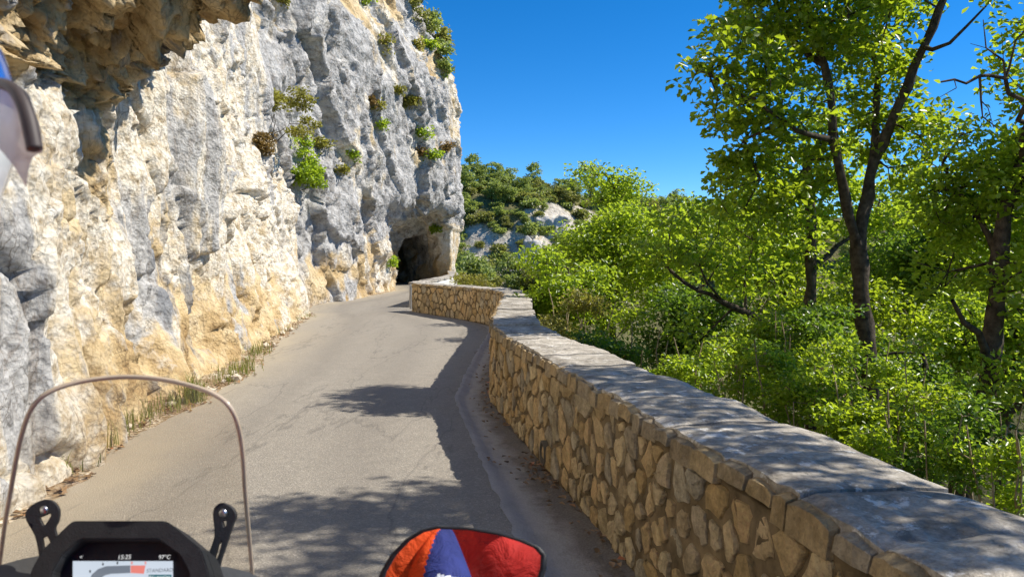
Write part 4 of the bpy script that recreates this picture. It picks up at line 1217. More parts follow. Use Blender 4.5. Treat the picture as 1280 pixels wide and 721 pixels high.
# --- trees outside the frame on the right that throw the dappled shade
def shade_tree(x, y, z, rx, rz, seed, label, n=5200, nb=11):
    c = np.array((x, y, z)); rng = np.random.default_rng(seed)
    ft = foot(x + 0.4, y)
    blobs = []
    for i in range(nb):
        q = rng.normal(size=3); q /= np.linalg.norm(q); q *= rng.uniform(0.3, 1.0)
        blobs.append((c + q * np.array([rx, rx, rz]), rng.uniform(0.22, 0.36) * rx, 1.0))
    st = [([ft, (x + .3, y + .1, -.4), (x + .1, y, z - rz), c, c + np.array((0.1, 0, rz))], 0.15, 0.04, None)]
    return tree('oak_tree', label, 'tree', st, blobs, n, 0.095, M_OAK, seed, 'trees beyond the parapet', spread=0.16)
SHADE = [shade_tree(4.6, 5.0, 5.6, 1.1, 0.9, 301, 'oak beyond the parapet shading the road beside the motorcycle', 3300, 11),
         shade_tree(3.9, 2.7, 4.3, 0.95, 0.8, 302, 'small oak beyond the parapet dappling the coping beside the passenger', 1500, 7)]

# --- shrubs crowding the outside of the wall
def shrub(px, py, Y, r, seed, mat, label, n=2600, leaf=0.05, bark=None, name='shrub', group='shrubs along the outside of the parapet', pale=True):
    rng = np.random.default_rng(seed)
    c = np.array(at(px, py, Y))
    ft = np.array(foot(c[0], c[1], 0.05))
    stems = []
    for i in range(5):
        a = rng.uniform(0, 2 * math.pi); q = c + np.array([math.cos(a) * r * 0.6, math.sin(a) * r * 0.6, rng.uniform(0.0, 0.9) * r])
        m = (ft + q) / 2 + rng.normal(size=3) * 0.08 * r
        stems.append(([ft + np.array([math.cos(a), math.sin(a), 0]) * 0.04, m, q], 0.018, 0.005, None))
    blobs = []
    for i in range(9):
        q = rng.normal(size=3); q /= np.linalg.norm(q); q *= rng.uniform(0.2, 0.9) * r; q[2] *= 0.75
        blobs.append((c + q * np.array([1.25, 1.25, 1.35]), r * rng.uniform(0.16, 0.42), 1.0))
    if c[2] - r * .8 > ft[2]:
        blobs.append(((c + ft) / 2, r * 0.5, 0.8))
    return tree(name, label, 'shrub', stems, blobs, n, leaf, mat, seed, group, bark=bark or (M_BARK_L if pale else M_BARK), spread=leaf * 1.5, rmin=0.006, tip=0.003, base=tuple(ft))
shr = [(700, 405, 10.5, .55, M_OLIVE, 'olive yellow shrub just outside the start of the curved parapet', 2600, .055), (745, 420, 10.8, .6, M_OAK, 'green shrub beside the olive one at the bend', 2800, .06),
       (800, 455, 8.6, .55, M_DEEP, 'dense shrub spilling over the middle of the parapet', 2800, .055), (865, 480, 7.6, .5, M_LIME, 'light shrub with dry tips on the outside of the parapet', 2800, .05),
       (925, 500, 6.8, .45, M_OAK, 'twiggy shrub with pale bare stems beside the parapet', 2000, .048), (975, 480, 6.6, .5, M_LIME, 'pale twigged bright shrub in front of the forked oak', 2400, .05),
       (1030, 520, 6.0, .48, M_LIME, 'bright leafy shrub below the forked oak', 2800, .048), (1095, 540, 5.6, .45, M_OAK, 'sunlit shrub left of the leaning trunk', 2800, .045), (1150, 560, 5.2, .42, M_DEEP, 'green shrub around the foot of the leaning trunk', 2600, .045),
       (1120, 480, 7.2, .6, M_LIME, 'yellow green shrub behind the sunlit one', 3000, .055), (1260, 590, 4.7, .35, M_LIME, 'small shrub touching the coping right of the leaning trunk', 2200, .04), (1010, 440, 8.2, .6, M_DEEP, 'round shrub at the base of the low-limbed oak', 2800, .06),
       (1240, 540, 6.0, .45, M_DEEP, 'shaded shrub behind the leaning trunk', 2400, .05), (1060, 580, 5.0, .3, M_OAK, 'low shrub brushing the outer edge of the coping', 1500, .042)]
for i, (px, py, Y, r, m, lab, n, lf) in enumerate(shr):
    shrub(px, py, Y, r, 400 + i, m, lab, int(n * 1.1), lf * 0.95)
shrub(580, 352, 27.0, .5, 430, M_OLIVE, 'yellow green bush outside the pale parapet', 900, .09, group='shrubs along the outside of the parapet')
shrub(603, 356, 26.0, .35, 431, M_OLIVE, 'low yellow bush beside the larger one outside the pale parapet', 600, .08)

# --- far wooded slope: five kinds, copied
def far_proto(seed, mat, h, w, n=1500):
    rng = np.random.default_rng(seed)
    blobs = []
    for i in range(13):
        q = rng.normal(size=3); q /= np.linalg.norm(q); q *= rng.uniform(0.25, 0.85)
        blobs.append((np.array([0, 0, h * 0.52]) + q * np.array([w, w, h * 0.46]), rng.uniform(0.28, 0.45) * w, 1))
    st = [([(0, 0, -0.4), (0.1, 0, h * .3), (0, 0.1, h * .8)], 0.16, 0.05, None)]
    return tree('woodland_tree', 'round green tree on the wooded slope across the valley', 'tree', st, blobs, n, 0.42, mat, seed, 'trees on the slope across the valley', spread=0.40, rmin=0.03, base=(0, 0, 0), twigs=False)
protos = [far_proto(501, M_FAR, 6.0, 2.4), far_proto(502, M_FAR, 7.5, 2.5), far_proto(503, M_FAR2, 5.0, 2.3), far_proto(504, M_FAR, 4.0, 2.2), far_proto(505, M_FAR2, 3.0, 1.9, 1100), far_proto(506, M_FAR, 5.5, 3.0)]
FARLAB = ['round green tree on the wooded slope across the valley', 'tall dark tree on the wooded slope across the valley', 'yellow green tree on the wooded slope across the valley',
          'low dark tree on the wooded slope across the valley', 'small olive bush on the slope across the valley', 'broad spreading tree on the wooded slope across the valley']
for p_, l_ in zip(protos, FARLAB): p_['label'] = l_
def copy_tree(o, parent=None):
    c = o.copy(); COL.objects.link(c); c.parent = parent
    for ch in o.children:
        k = ch.copy(); COL.objects.link(k); k.parent = c
    return c
rng = np.random.default_rng(77)
spots = []
tries = 0
while len(spots) < 258 and tries < 9000:
    tries += 1
    if tries < 5000: az = rng.uniform(-7, 18)
    else: az = rng.uniform(16, 36)
    rr = rng.uniform(84, 176) if rng.random() < .75 else rng.uniform(146, 172)
    x, y = rr * math.sin(R(az)), rr * math.cos(R(az))
    z = float(ground_h(np.array([x]), np.array([y]))[0])
    py = 323 - (z - 1.6) / y * F
    if py > 372 or z < -14: continue
    n_ = float(fbm(np.array([[x * 0.045, y * 0.045, 3.0]]), 3)[0])
    rk = float(rock_mask(x - 1.5, y))
    if rng.random() < 0.9 * rk + 0.1 * (n_ < 0): continue
    if any((x - a) ** 2 + (y - b) ** 2 < 2.0 ** 2 for a, b, *_ in spots): continue
    spots.append((x, y, z, rk))
    if tries < 5000 and len(spots) > 225: tries = 5000
used = [False] * 6
for i, (x, y, z, rk) in enumerate(spots):
    k = int(rng.choice([0, 1, 2, 2, 5, 5] if math.hypot(x, y) > 140 else [0, 2, 3, 3, 4, 4, 4, 5]))
    if rk > 0.3: k = 4 if i % 3 else 3
    o = protos[k] if not used[k] else copy_tree(protos[k])
    used[k] = True
    o.location = (x, y, z); o.rotation_euler = (0, 0, rng.uniform(0, 6.28)); s = rng.uniform(0.5, 1.05) if rk < 0.3 else rng.uniform(0.35, 0.7); o.scale = (s, s, s * rng.uniform(0.85, 1.15))

# scrub on the open parts of that slope
bush_kinds = []
for k, (m_, lab) in enumerate(((M_FAR, 'scrubby green bush on the open rocky slope across the valley'), (M_FAR2, 'scrubby yellow bush on the open rocky slope across the valley'), (M_FAR, 'low dark scrub on the open rocky slope across the valley'))):
    b_ = far_proto(520 + k, m_, [2.2, 1.8, 1.5][k], [1.5, 1.4, 1.6][k], 700); b_.name = 'slope_bush'; b_['label'] = lab; b_['category'] = 'bush'; b_['group'] = 'bushes on the slope across the valley'
    bush_kinds.append(b_)
bs_, tries = [], 0
while len(bs_) < 190 and tries < 6000:
    tries += 1
    az = rng.uniform(-6.5, 9 if tries % 5 else 17); rr = rng.uniform(70, 148)
    x, y = rr * math.sin(R(az)), rr * math.cos(R(az)); z = float(ground_h(np.array([x]), np.array([y]))[0])
    py = 323 - (z - 1.6) / y * F
    if py > 362: continue
    if rng.random() < 0.75 * float(rock_mask(x, y)): continue
    if any((x - a) ** 2 + (y - b) ** 2 < 1.5 ** 2 for a, b in bs_): continue
    bs_.append((x, y))
    o = bush_kinds[len(bs_) - 1] if len(bs_) <= 3 else copy_tree(bush_kinds[int(rng.integers(0, 3))])
    o.location = (x, y, z - 0.1); o.rotation_euler = (0, 0, rng.uniform(0, 6.28)); s_ = rng.uniform(0.6, 1.3); o.scale = (s_ * rng.uniform(.9, 1.3), s_, s_)

# pale crags breaking out of the far slope
def crag(px, py, wpx, hpx, seed, label):
    q = ground_hit(px, py)
    if q is None: return
    k = q.y / F; rng = np.random.default_rng(seed)
    bm = bmesh.new(); bmesh.ops.create_icosphere(bm, subdivisions=5, radius=1)
    co = np.array([v.co[:] for v in bm.verts]); sc = np.array([wpx * k, wpx * k * 0.8, hpx * k])
    W = co * sc
    f1, e1 = facets(W * np.array([.35, .35, .22]) + seed, 3); f2, e2 = facets(W * np.array([1.0, 1.0, .6]) + seed, 7)
    d = 1 + 0.30 * f1 + 0.12 * f2 - 0.08 * (1 - sstep(0, .1, e1))
    sq = np.abs(co).max(1, keepdims=True)
    co2 = co / (0.5 + 0.5 * sq) * 0.8
    P = co2 * sc * d[:, None]
    fc = np.array([[v.index for v in f.verts] for f in bm.faces]); bm.free()
    o = build('crag', P, fc, M_ROCK, attrs={'tone': np.stack([0.35 + 0.7 * fbm(W * .3 + seed, 3), 0.2 + 0.4 * fbm(W * .5 + 9, 3), -0.2 + 0.35 * fbm(W * np.array([.8, .8, .15]) + 4, 3)], -1)}, loc=(q.x, q.y, q.z - hpx * k * 0.25))
    tag(o, label, 'rock', 'crags on the far slope')
for k, (px, py, w_, h_, lab) in enumerate([(690, 282, 26, 20, 'long white crag left of the bright bushy tree across the valley'), (665, 312, 17, 26, 'narrow grey crag below the long white one'), (843, 262, 13, 20, 'square pale crag standing on the far ridge'),
        (838, 286, 9, 18, 'white pillar under the square crag'), (600, 330, 30, 17, 'grey rock step beyond the pale parapet'), (640, 345, 18, 18, 'steep grey rock face above the curved parapet'), (936, 290, 18, 12, 'pale crag seen through the leaves of the low oak limb'), (572, 338, 18, 16, 'rough rock shoulder just past the tunnel pillar')]):
    crag(px, py, w_, h_, 90 + k, lab)
# ------------------------------------------------------------------ small ground things
def scatter_leaves(name, label, pts, size, mat, seed, flat=True):
    rng = np.random.default_rng(seed)
    V, Ft, rv = leaves_mesh(np.asarray(pts), size, size * 0.7, rng, up=2.5)
    o = build(name, V, Ft, mat, attrs={'rnd': rv}); tag(o, label, 'leaves', kind='stuff'); return o
M_DRY = leaf_mat('dry_leaves', (0.13, 0.075, 0.035), (0.32, 0.20, 0.095), (0.2, 0.12, 0.05), 0.15)
M_GRASS = leaf_mat('verge_grass_blades', (0.09, 0.12, 0.02), (0.22, 0.24, 0.05), (0.35, 0.38, 0.06), 0.35)
rng = np.random.default_rng(61)
def verge_point(y, u):
    """u=0 at the cliff foot, 1 at the road edge"""
    a = np.interp(y, road_y, cliff_x(road_y)); b = np.interp(y, road_y, verge)
    return a + 0.05 + (b - a) * u
n = 900
yy = 4.6 + rng.random(n) ** 1.4 * 18; uu = np.clip(rng.beta(1.6, 1.6, n) * 1.2, 0, 1.15)
xx = verge_point(yy, uu)
a_ = cliff_x(yy) - 0.7; b_ = np.interp(yy, road_y, verge) + 0.25; uw = (xx - a_) / (b_ - a_)
zz = np.maximum(-0.012 + 0.16 * (1 - uw) ** 1.6, 0.0) + 0.018
keep = fbm(np.stack([xx * 2, yy * 1.2, 0 * xx], -1), 3) > -0.08
scatter_leaves('leaf_litter', 'dry brown leaves and twigs lying along the foot of the cliff', np.stack([xx, yy, zz], -1)[keep], 0.055, M_DRY, 62)
n = 260
yy = np.concatenate([rng.uniform(2.5, 17, n), rng.normal(5.75, 0.28, 70)]); xx = wall_x(yy) - np.abs(np.concatenate([rng.exponential(0.08, n), rng.exponential(0.09, 70)])) - 0.03
scatter_leaves('gutter_leaves', 'fallen brown leaves gathered in the gutter below the parapet', np.stack([xx, yy, np.full(len(xx), 0.0)], -1), 0.045, M_DRY, 63)

def grass_blades(centres, nper, h, rad, seed):
    rng = np.random.default_rng(seed); V = []; rv = []
    for (x, y, z), hh in zip(centres, h):
        for k in range(nper):
            a = rng.uniform(0, 6.28); b = np.array([x + rng.normal() * rad, y + rng.normal() * rad, z - 0.03])
            L = hh * rng.uniform(0.5, 1.2); ln = np.array([math.cos(a), math.sin(a), 0]) * L * rng.uniform(0.15, 0.6)
            w = np.array([-math.sin(a), math.cos(a), 0]) * 0.004
            mid = b + ln * 0.35 + np.array([0, 0, L * 0.6]); tip = b + ln + np.array([0, 0, L])
            V += [b - w, b + w, mid + w * .8, mid - w * .8, tip]; rv += [rng.random()] * 5
    V = np.array(V); i = np.arange(len(V) // 5) * 5
    return V, [np.stack([i, i + 1, i + 2, i + 3], -1), np.stack([i + 3, i + 2, i + 4], -1)], np.array(rv)
cen, hs = [], []
for k in range(85):
    y = rng.choice([6.3, 7.2, 8.4, 10.2, 12.5, 16.0, 19.5]) + rng.normal() * 0.55; u = rng.uniform(-0.05, 0.8)
    cen.append((float(verge_point(y, u)), y, 0.06)); hs.append(rng.uniform(0.05, 0.24) * (1 if 6 < y < 12 else 0.8))
V, Fl, rv = grass_blades(cen, 13, hs, 0.09, 64)
g = build('verge_grass', V, Fl, M_GRASS, attrs={'rnd': rv}); tag(g, 'thin yellow green grass along the foot of the cliff', 'grass', kind='stuff')
for k, (px, py, h_, lab) in enumerate([(66, 588, .17, 'rounded green grass tuft on the verge at the edge of the pale dust'), (4, 622, .16, 'bright green tuft of grass beside the helmeted rider'), (118, 556, .24, 'taller grass tuft leaning on the ochre rock foot'), (240, 500, .3, 'tall thin grass clump under the ochre rock bulge')]):
    v = (py - 323) / F; Yd = 1.55 / v; p = at(px, py, Yd)
    V, Fl, rv = grass_blades([(p.x, p.y, 0.05)], 130, [h_], 0.055, 70 + k)
    o = build('grass_tuft', V, Fl, M_GRASS, attrs={'rnd': rv}); tag(o, lab, 'grass', 'grass tufts on the verge')
# loose stones fallen from the cliff
M_LOOSE = simple('loose_limestone', (0.62, 0.54, 0.42), 0.95, var=0.3, scale=20, bump=0.6, spec=0.1)
def rock_mesh(seed, r):
    rng = np.random.default_rng(seed); bm = bmesh.new()
    bmesh.ops.create_icosphere(bm, subdivisions=2, radius=1)
    sc = rng.uniform(0.6, 1.2, 3) * r; sc[2] *= 0.75
    co = np.array([v.co[:] for v in bm.verts]); f, _ = facets(co * 1.1 + seed, seed)
    for v, q in zip(bm.verts, f): v.co = Vector(np.array(v.co) * sc * (1 + 0.35 * q))
    me = bpy.data.meshes.new('loose_stone'); bm.to_mesh(me); bm.free(); me.materials.append(M_LOOSE); return me
rms = [rock_mesh(80 + k, 1.0) for k in range(5)]
for k in range(34):
    y = 5.5 + rng.random() * 17; u = rng.uniform(0.1, 0.95); r_ = rng.uniform(0.025, 0.075)
    o = link_mesh('loose_stone', rms[k % 5], loc=(float(verge_point(y, u)), y, 0.025 + r_ * 0.25)); o.scale = (r_,) * 3; o.rotation_euler = (0, 0, rng.uniform(0, 6))
    tag(o, 'small pale stone fallen on the verge under the cliff', 'stone', 'loose stones on the verge')

# ------------------------------------------------------------------ bushes rooted in the rock
BV = [bvh_of(CLIFF_OBJ), bvh_of(HEAD_OBJ)]
def hit(px, py):
    d = (at(px, py, 10) - Vector(CAM)).normalized(); best = None
    for b in BV:
        loc, nr_, i, dist = b.ray_cast(Vector(CAM), d)
        if loc is not None and (best is None or dist < best[1]): best = (loc, dist, nr_ if nr_.dot(d) < 0 else -nr_)
    return best
def cliff_bush(px, py, rpx, mat, label, seed, n=420, group='bushes growing from the rock'):
    hh = hit(px, py)
    if hh is None: return
    loc, dist, nr_ = hh; r = rpx * dist / F; rng = np.random.default_rng(seed)
    ft = np.array(loc) - np.array(nr_) * 0.1; out_ = np.array([nr_.x, nr_.y, 0]) * 0.45 + np.array([0, 0, 0.75]); c = ft + out_ * r
    stems = []
    for i in range(4):
        q = c + rng.normal(size=3) * r * 0.4
        stems.append(([ft + rng.normal(size=3) * 0.02, (ft + q) / 2 + rng.normal(size=3) * r * 0.1, q], 0.02 * min(1, r * 2), 0.006, None))
    blobs = [(c + rng.normal(size=3) * r * np.array([0.42, 0.42, 0.36]), r * rng.uniform(0.25, 0.45), 1.0) for i in range(7)]
    lf = max(0.06, 4.2 * dist / F)
    tree('rock_bush', label, 'bush', stems, blobs, n, lf, mat, seed, group, bark=M_BARK, spread=lf * 1.1, rmin=0.006, tip=0.004, base=tuple(ft))
M_RUST = leaf_mat('rusty_leaves', (0.13, 0.085, 0.025), (0.27, 0.175, 0.05), (0.3, 0.2, 0.05), 0.3)
cliff_bush(343, 178, 36, M_OLIVE, 'yellow green bush in the cleft between the cream cliff and grey headland', 601, 2600)
cliff_bush(328, 196, 20, M_RUST, 'rusty brown bush clinging beside the yellow green one in the cleft', 602, 900)
cliff_bush(376, 214, 28, M_LIME, 'fresh green bush at the foot of the cleft', 603, 1900)
cliff_bush(374, 240, 20, M_LIME, 'small green bush hanging below the fresh green one', 604, 900)
cliff_bush(400, 195, 18, M_OLIVE, 'thin dry bush right of the cleft', 605, 420)
for k, (px, py, r, m) in enumerate([(540, 32, 17, M_FAR), (552, 52, 15, M_FAR2), (556, 72, 13, M_FAR), (528, 12, 15, M_FAR2), (560, 88, 8, M_FAR)]):
    cliff_bush(px - 6, py + 6, r, m, ['dark bush on the skyline crest of the headland', 'yellow green bush on the skyline crest of the headland'][k % 2], 610 + k, 600)
for k, (px, py, r, m) in enumerate([(480, 62, 10, M_OLIVE), (506, 135, 11, M_OLIVE), (527, 172, 8, M_LIME), (470, 140, 8, M_OLIVE), (457, 8, 9, M_LIME), (477, 160, 6, M_LIME), (542, 198, 7, M_LIME), (515, 130, 6, M_OLIVE),
        (524, 195, 6, M_RUST), (497, 118, 6, M_OLIVE), (463, 130, 5, M_RUST), (428, 215, 4, M_OLIVE), (440, 198, 4, M_LIME), (487, 333, 7, M_LIME), (352, 5, 6, M_OLIVE), (535, 60, 6, M_LIME), (520, 60, 5, M_OLIVE), (555, 190, 6, M_RUST), (545, 290, 4, M_LIME)]):
    cliff_bush(px, py, r, m, {id(M_OLIVE): 'small olive tuft growing from a crack in the grey headland', id(M_LIME): 'small green tuft growing from a crack in the grey headland', id(M_RUST): 'small rusty tuft growing from a crack in the grey headland'}[id(m)], 630 + k, 240)

# ------------------------------------------------------------------ motorcycle
M_BLK = simple('matt_black_plastic', (0.012, 0.012, 0.013), 0.55, var=0.3, scale=60, bump=0.15, spec=0.4)
M_GREYP = simple('dark_grey_fairing', (0.075, 0.078, 0.082), 0.42, var=0.12, scale=30, bump=0.08)
M_METAL = simple('brushed_steel', (0.55, 0.55, 0.56), 0.3, metal=1.0, var=0.1, scale=40)
M_RUB = simple('tyre_rubber', (0.018, 0.018, 0.018), 0.85, var=0.2, scale=30, bump=0.4)
M_SEAT = simple('seat_vinyl', (0.02, 0.02, 0.021), 0.6, var=0.2, scale=80, bump=0.3)
M_TANK = simple('red_tank_paint', (0.42, 0.02, 0.015), 0.25, var=0.05, scale=5, coat=0.7)
M_RIM = simple('tinted_acrylic_edge', (0.50, 0.40, 0.29), 0.18, var=0.2, scale=8, spec=0.7)
mw, nt, bs, out = new_mat('clear_acrylic'); t = NT(nt)
tr = t.n('ShaderNodeBsdfTransparent')
sm = t.noise(t.coords((6, 6, 1.2)), 1.6, 5, 0.6)
t.l(t.ramp(sm, [(0.3, (0.93, 0.90, 0.84)), (0.7, (0.97, 0.945, 0.90))]), tr.inputs['Color'])
gl = t.n('ShaderNodeBsdfGlossy'); gl.inputs['Roughness'].default_value = 0.12
df = t.n('ShaderNodeBsdfDiffuse'); df.inputs['Color'].default_value = (0.85, 0.82, 0.76, 1)
lw = t.n('ShaderNodeFresnel'); lw.inputs['IOR'].default_value = 1.35
m1 = t.n('ShaderNodeMixShader'); m1.inputs[0].default_value = 0.11; t.l(tr.outputs[0], m1.inputs[1]); t.l(df.outputs[0], m1.inputs[2])
m2 = t.n('ShaderNodeMixShader'); t.l(t.math('MULTIPLY', lw.outputs[0], 0.6), m2.inputs[0]); t.l(m1.outputs[0], m2.inputs[1]); t.l(gl.outputs[0], m2.inputs[2])
t.l(m2.outputs[0], out.inputs['Surface'])
M_SCREEN = mw
mm, nt, bs, out = new_mat('mirror_glass'); t = NT(nt)
bs.inputs['Metallic'].default_value = 1.0; bs.inputs['Roughness'].default_value = 0.02
t.l(t.ramp(t.noise(t.coords(), 30, 3), [(0.3, 0.86), (0.7, 0.90)]), bs.inputs['Base Color'])
M_MIRROR = mm
def emissive(name, col, s):
    m, nt, b, out = new_mat(name); t = NT(nt)
    t.l(t.ramp(t.noise(t.coords(), 12, 2), [(0.3, tuple(c * 0.94 for c in col)), (0.7, col)]), b.inputs['Emission Color'])
    b.inputs['Emission Strength'].default_value = s; b.inputs['Base Color'].default_value = (0.02, 0.02, 0.02, 1); b.inputs['Roughness'].default_value = 0.2
    return m
M_DISP = emissive('display_pale', (0.60, 0.68, 0.78), 0.75); M_DARC = emissive('display_grey_arc', (0.20, 0.24, 0.30), 0.6)
M_DRED = emissive('display_red_zone', (0.85, 0.24, 0.20), 0.7); M_DTEAL = emissive('display_teal', (0.04, 0.20, 0.24), 0.6)
M_DTXT = emissive('display_white_text', (0.8, 0.8, 0.8), 0.8); M_DDARK = emissive('display_dark_text', (0.06, 0.07, 0.09), 0.3)

HX = -0.58
YAW = R(5)
HEAD = Vector((-math.sin(YAW), math.cos(YAW), 0)); RIGHT = Vector((math.cos(YAW), math.sin(YAW), 0)); UPV = Vector((0, 0, 1))
bike = empty('motorcycle', (HX, 0.75, 0.0))
tag(bike, 'black adventure motorcycle with tall clear windscreen and colour display', 'motorcycle')
def on_plane(px, py, P0, n):
    d = at(px, py, 1.0) - Vector(CAM); k = (P0 - Vector(CAM)).dot(n) / d.dot(n); return Vector(CAM) + d * k
def prism(name, pts, n, back, mat, parent, front=0.0, bevel=0.0015, taper=1.0):
    bm = bmesh.new(); c = sum(pts, Vector()) / len(pts)
    a = [bm.verts.new(p + n * front) for p in pts]; b = [bm.verts.new(c + (p - c) * taper - n * back) for p in pts]
    bm.faces.new(a); bm.faces.new(b[::-1])
    for k in range(len(pts)): bm.faces.new((a[k], b[k], b[(k + 1) % len(pts)], a[(k + 1) % len(pts)]))
    if bevel: bmesh.ops.bevel(bm, geom=[e for e in bm.edges], offset=bevel, segments=2, affect='EDGES', clamp_overlap=True)
    return bm_obj(name, bm, mat, parent)
def sub(o, parent_part):
    """make o a sub-part, keeping world coordinates in its mesh"""
    o.parent = parent_part; o.location = (0, 0, 0); return o
def tube(name, pts, r, mat, parent, sides=10, closed=False, n=8):
    C = catmull([tuple(p) for p in pts], n) if len(pts) > 2 else np.array([tuple(p) for p in pts])
    T = np.gradient(C, axis=0); T /= np.linalg.norm(T, axis=1, keepdims=True) + 1e-9
    ref = np.array([0.2, 0.1, 1.0]); ref2 = np.array([1.0, 0.2, 0.1])
    A_ = np.cross(T, ref); bad = np.linalg.norm(A_, axis=1) < 0.25; A_[bad] = np.cross(T[bad], ref2)
    A_ /= np.linalg.norm(A_, axis=1, keepdims=True); B_ = np.cross(T, A_)
    th = np.arange(sides) / sides * 2 * math.pi
    rr = np.interp(np.linspace(0, 1, len(C)), np.linspace(0, 1, len(r)), r) if hasattr(r, '__len__') else np.full(len(C), r)
    V = C[:, None] + rr[:, None, None] * (np.cos(th)[None, :, None] * A_[:, None] + np.sin(th)[None, :, None] * B_[:, None])
    m = len(C); a = (np.arange(m - 1)[:, None] * sides + np.arange(sides)[None]); b = (np.arange(m - 1)[:, None] * sides + (np.arange(sides)[None] + 1) % sides)
    Fq = np.stack([a.ravel(), b.ravel(), (b + sides).ravel(), (a + sides).ravel()], -1)
    return build(name, V.reshape(-1, 3), [Fq, np.arange(sides)[None, ::-1], (np.arange(sides) + (m - 1) * sides)[None]], mat, parent, smooth=True)

# windscreen: leans back towards the rider and wraps round
OUT = [(-10, 790), (-6, 740), (0, 700), (6, 655), (13, 615), (20, 575), (28, 540), (38, 513), (52, 496), (72, 485), (105, 476), (150, 471), (195, 473), (235, 481), (266, 492), (286, 507), (297, 530), (303, 565), (306, 610), (310, 655), (314, 700), (317, 740), (320, 790)]
def ws_depth(px, py):
    return 1.36 - 0.30 * (735 - py) / 264.0 - 0.13 * ((px - 155) / 160.0) ** 2 + 0.01 * (px - 155) / 160
Lf = OUT[:12]; Rt = OUT[11:]
rows = sorted(set([471.2, 471.8, 473, 475, 477, 480, 484, 489, 495, 502, 510, 520, 532] + list(np.linspace(545, 790, 18))))
V = []
nc = 24
ly = [p[1] for p in Lf][::-1]; lx = [p[0] for p in Lf][::-1]; ry_ = [p[1] for p in Rt]; rxx = [p[0] for p in Rt]
for py in rows:
    x0 = np.interp(py, ly, lx); x1 = np.interp(py, ry_, rxx)
    for k in range(nc):
        px = x0 + (x1 - x0) * k / (nc - 1); V.append(at(px, py, ws_depth(px, py)))
nr_ = len(rows); i = (np.arange(nr_ - 1)[:, None] * nc + np.arange(nc - 1)[None]).ravel()
ws = build('windscreen', np.array([tuple(v) for v in V]), np.stack([i, i + nc, i + nc + 1, i + 1], -1), M_SCREEN, bike, smooth=True)
sub(tube('windscreen_edge', [at(px, py, ws_depth(px, py)) for px, py in OUT], 0.0034, M_RIM, bike, 8, n=5), ws)

# dashboard
DN = (-HEAD * math.cos(R(30)) + UPV * math.sin(R(30))).normalized()
DP = at(155, 720, 1.0)
def dpt(px, py): return on_plane(px, py, DP, DN)
dash_out = [(44, 770), (50, 716), (64, 690), (97, 658), (102, 655), (213, 655), (220, 658), (258, 690), (267, 716), (272, 770), (250, 815), (66, 815)]
dash = prism('dashboard', [dpt(*p) for p in dash_out], DN, 0.06, M_BLK, bike, front=0.0, bevel=0.003)
# raised hood round the display
ins = [(72, 765), (76, 718), (88, 697), (108, 680), (111, 678), (205, 678), (208, 680), (232, 697), (243, 718), (247, 765), (232, 798), (84, 798)]
bm = bmesh.new()
ra = [bm.verts.new(dpt(*p) + DN * 0.0) for p in dash_out]; rb = [bm.verts.new(dpt(*p) + DN * 0.026) for p in dash_out]; rc = [bm.verts.new(dpt(*p) + DN * 0.026) for p in ins]; rd2 = [bm.verts.new(dpt(*p) + DN * 0.001) for p in ins]
for A_, B_ in ((ra, rb), (rb, rc), (rc, rd2)):
    for k in range(12): bm.faces.new((A_[k], A_[(k + 1) % 12], B_[(k + 1) % 12], B_[k]))
bmesh.ops.bevel(bm, geom=[e for e in bm.edges if len(e.link_faces) == 2], offset=0.002, segments=2, affect='EDGES', clamp_overlap=True)
sub(bm_obj('dashboard_hood', bm, M_BLK, bike), dash)
def dpoly(name, pts, off, mat):
    me_pts = [dpt(*p) + DN * off for p in pts]
    return sub(build(name, np.array([tuple(p) for p in me_pts]), [tuple(range(len(me_pts)))], mat, bike), dash)
dpoly('display', [(92, 701), (217, 701), (217, 786), (92, 786)], 0.0025, M_DISP)
dpoly('display_top_bar', [(90, 692), (219, 692), (219, 700.6), (90, 700.6)], 0.0025, M_BLK)
arc = [(112, 727), (116, 718), (124, 711), (134, 707.5), (164, 706.5), (164, 716), (140, 717), (132, 719), (126, 724), (124, 730)]
dpoly('tachometer_arc', arc, 0.0035, M_DARC)
dpoly('tachometer_red_zone', [(164.5, 706.5), (183, 706.5), (181, 717), (164.5, 716)], 0.0035, M_DRED)
dpoly('navigation_bar', [(187, 718), (215.5, 718), (215.5, 725), (187, 725)], 0.0035, M_DTEAL)
for k, (px, py) in enumerate([(114, 714), (130, 705), (148, 703.5)]):
    dpoly('tachometer_tick', [(px - 1, py - 1.6), (px + 1, py - 1.6), (px + 1, py + 1.6), (px - 1, py + 1.6)], 0.0035, M_DDARK)
for px, py in [(166, 703.5), (183, 703.5)]:
    dpoly('tachometer_tick', [(px - 1, py - 1.6), (px + 1, py - 1.6), (px + 1, py + 1.6), (px - 1, py + 1.6)], 0.0035, M_DRED)
def dtext(name, body, px, py, hpx, mat):
    cu = bpy.data.curves.new(name, 'FONT'); cu.body = body; cu.size = hpx * 1.0 / F * 1.35; cu.align_x = 'CENTER'; cu.align_y = 'CENTER'
    ob = bpy.data.objects.new(name, cu); COL.objects.link(ob)
    dg = bpy.context.evaluated_depsgraph_get(); me = bpy.data.meshes.new_from_object(ob.evaluated_get(dg))
    bpy.data.objects.remove(ob)
    X_ = RIGHT; Y_ = DN.cross(X_).normalized(); o_ = dpt(px, py) + DN * 0.0042
    M_ = Matrix((X_, Y_, DN)).transposed().to_4x4(); M_.translation = o_
    me.transform(M_); me.materials.clear(); me.materials.append(mat); me.name = name
    return sub(link_mesh(name, me, bike), dash)
dtext('clock_text', '15:25', 157, 696.5, 5.6, M_DTXT); dtext('temperature_text', '97\u00b0C', 207, 696.5, 5.2, M_DTXT)
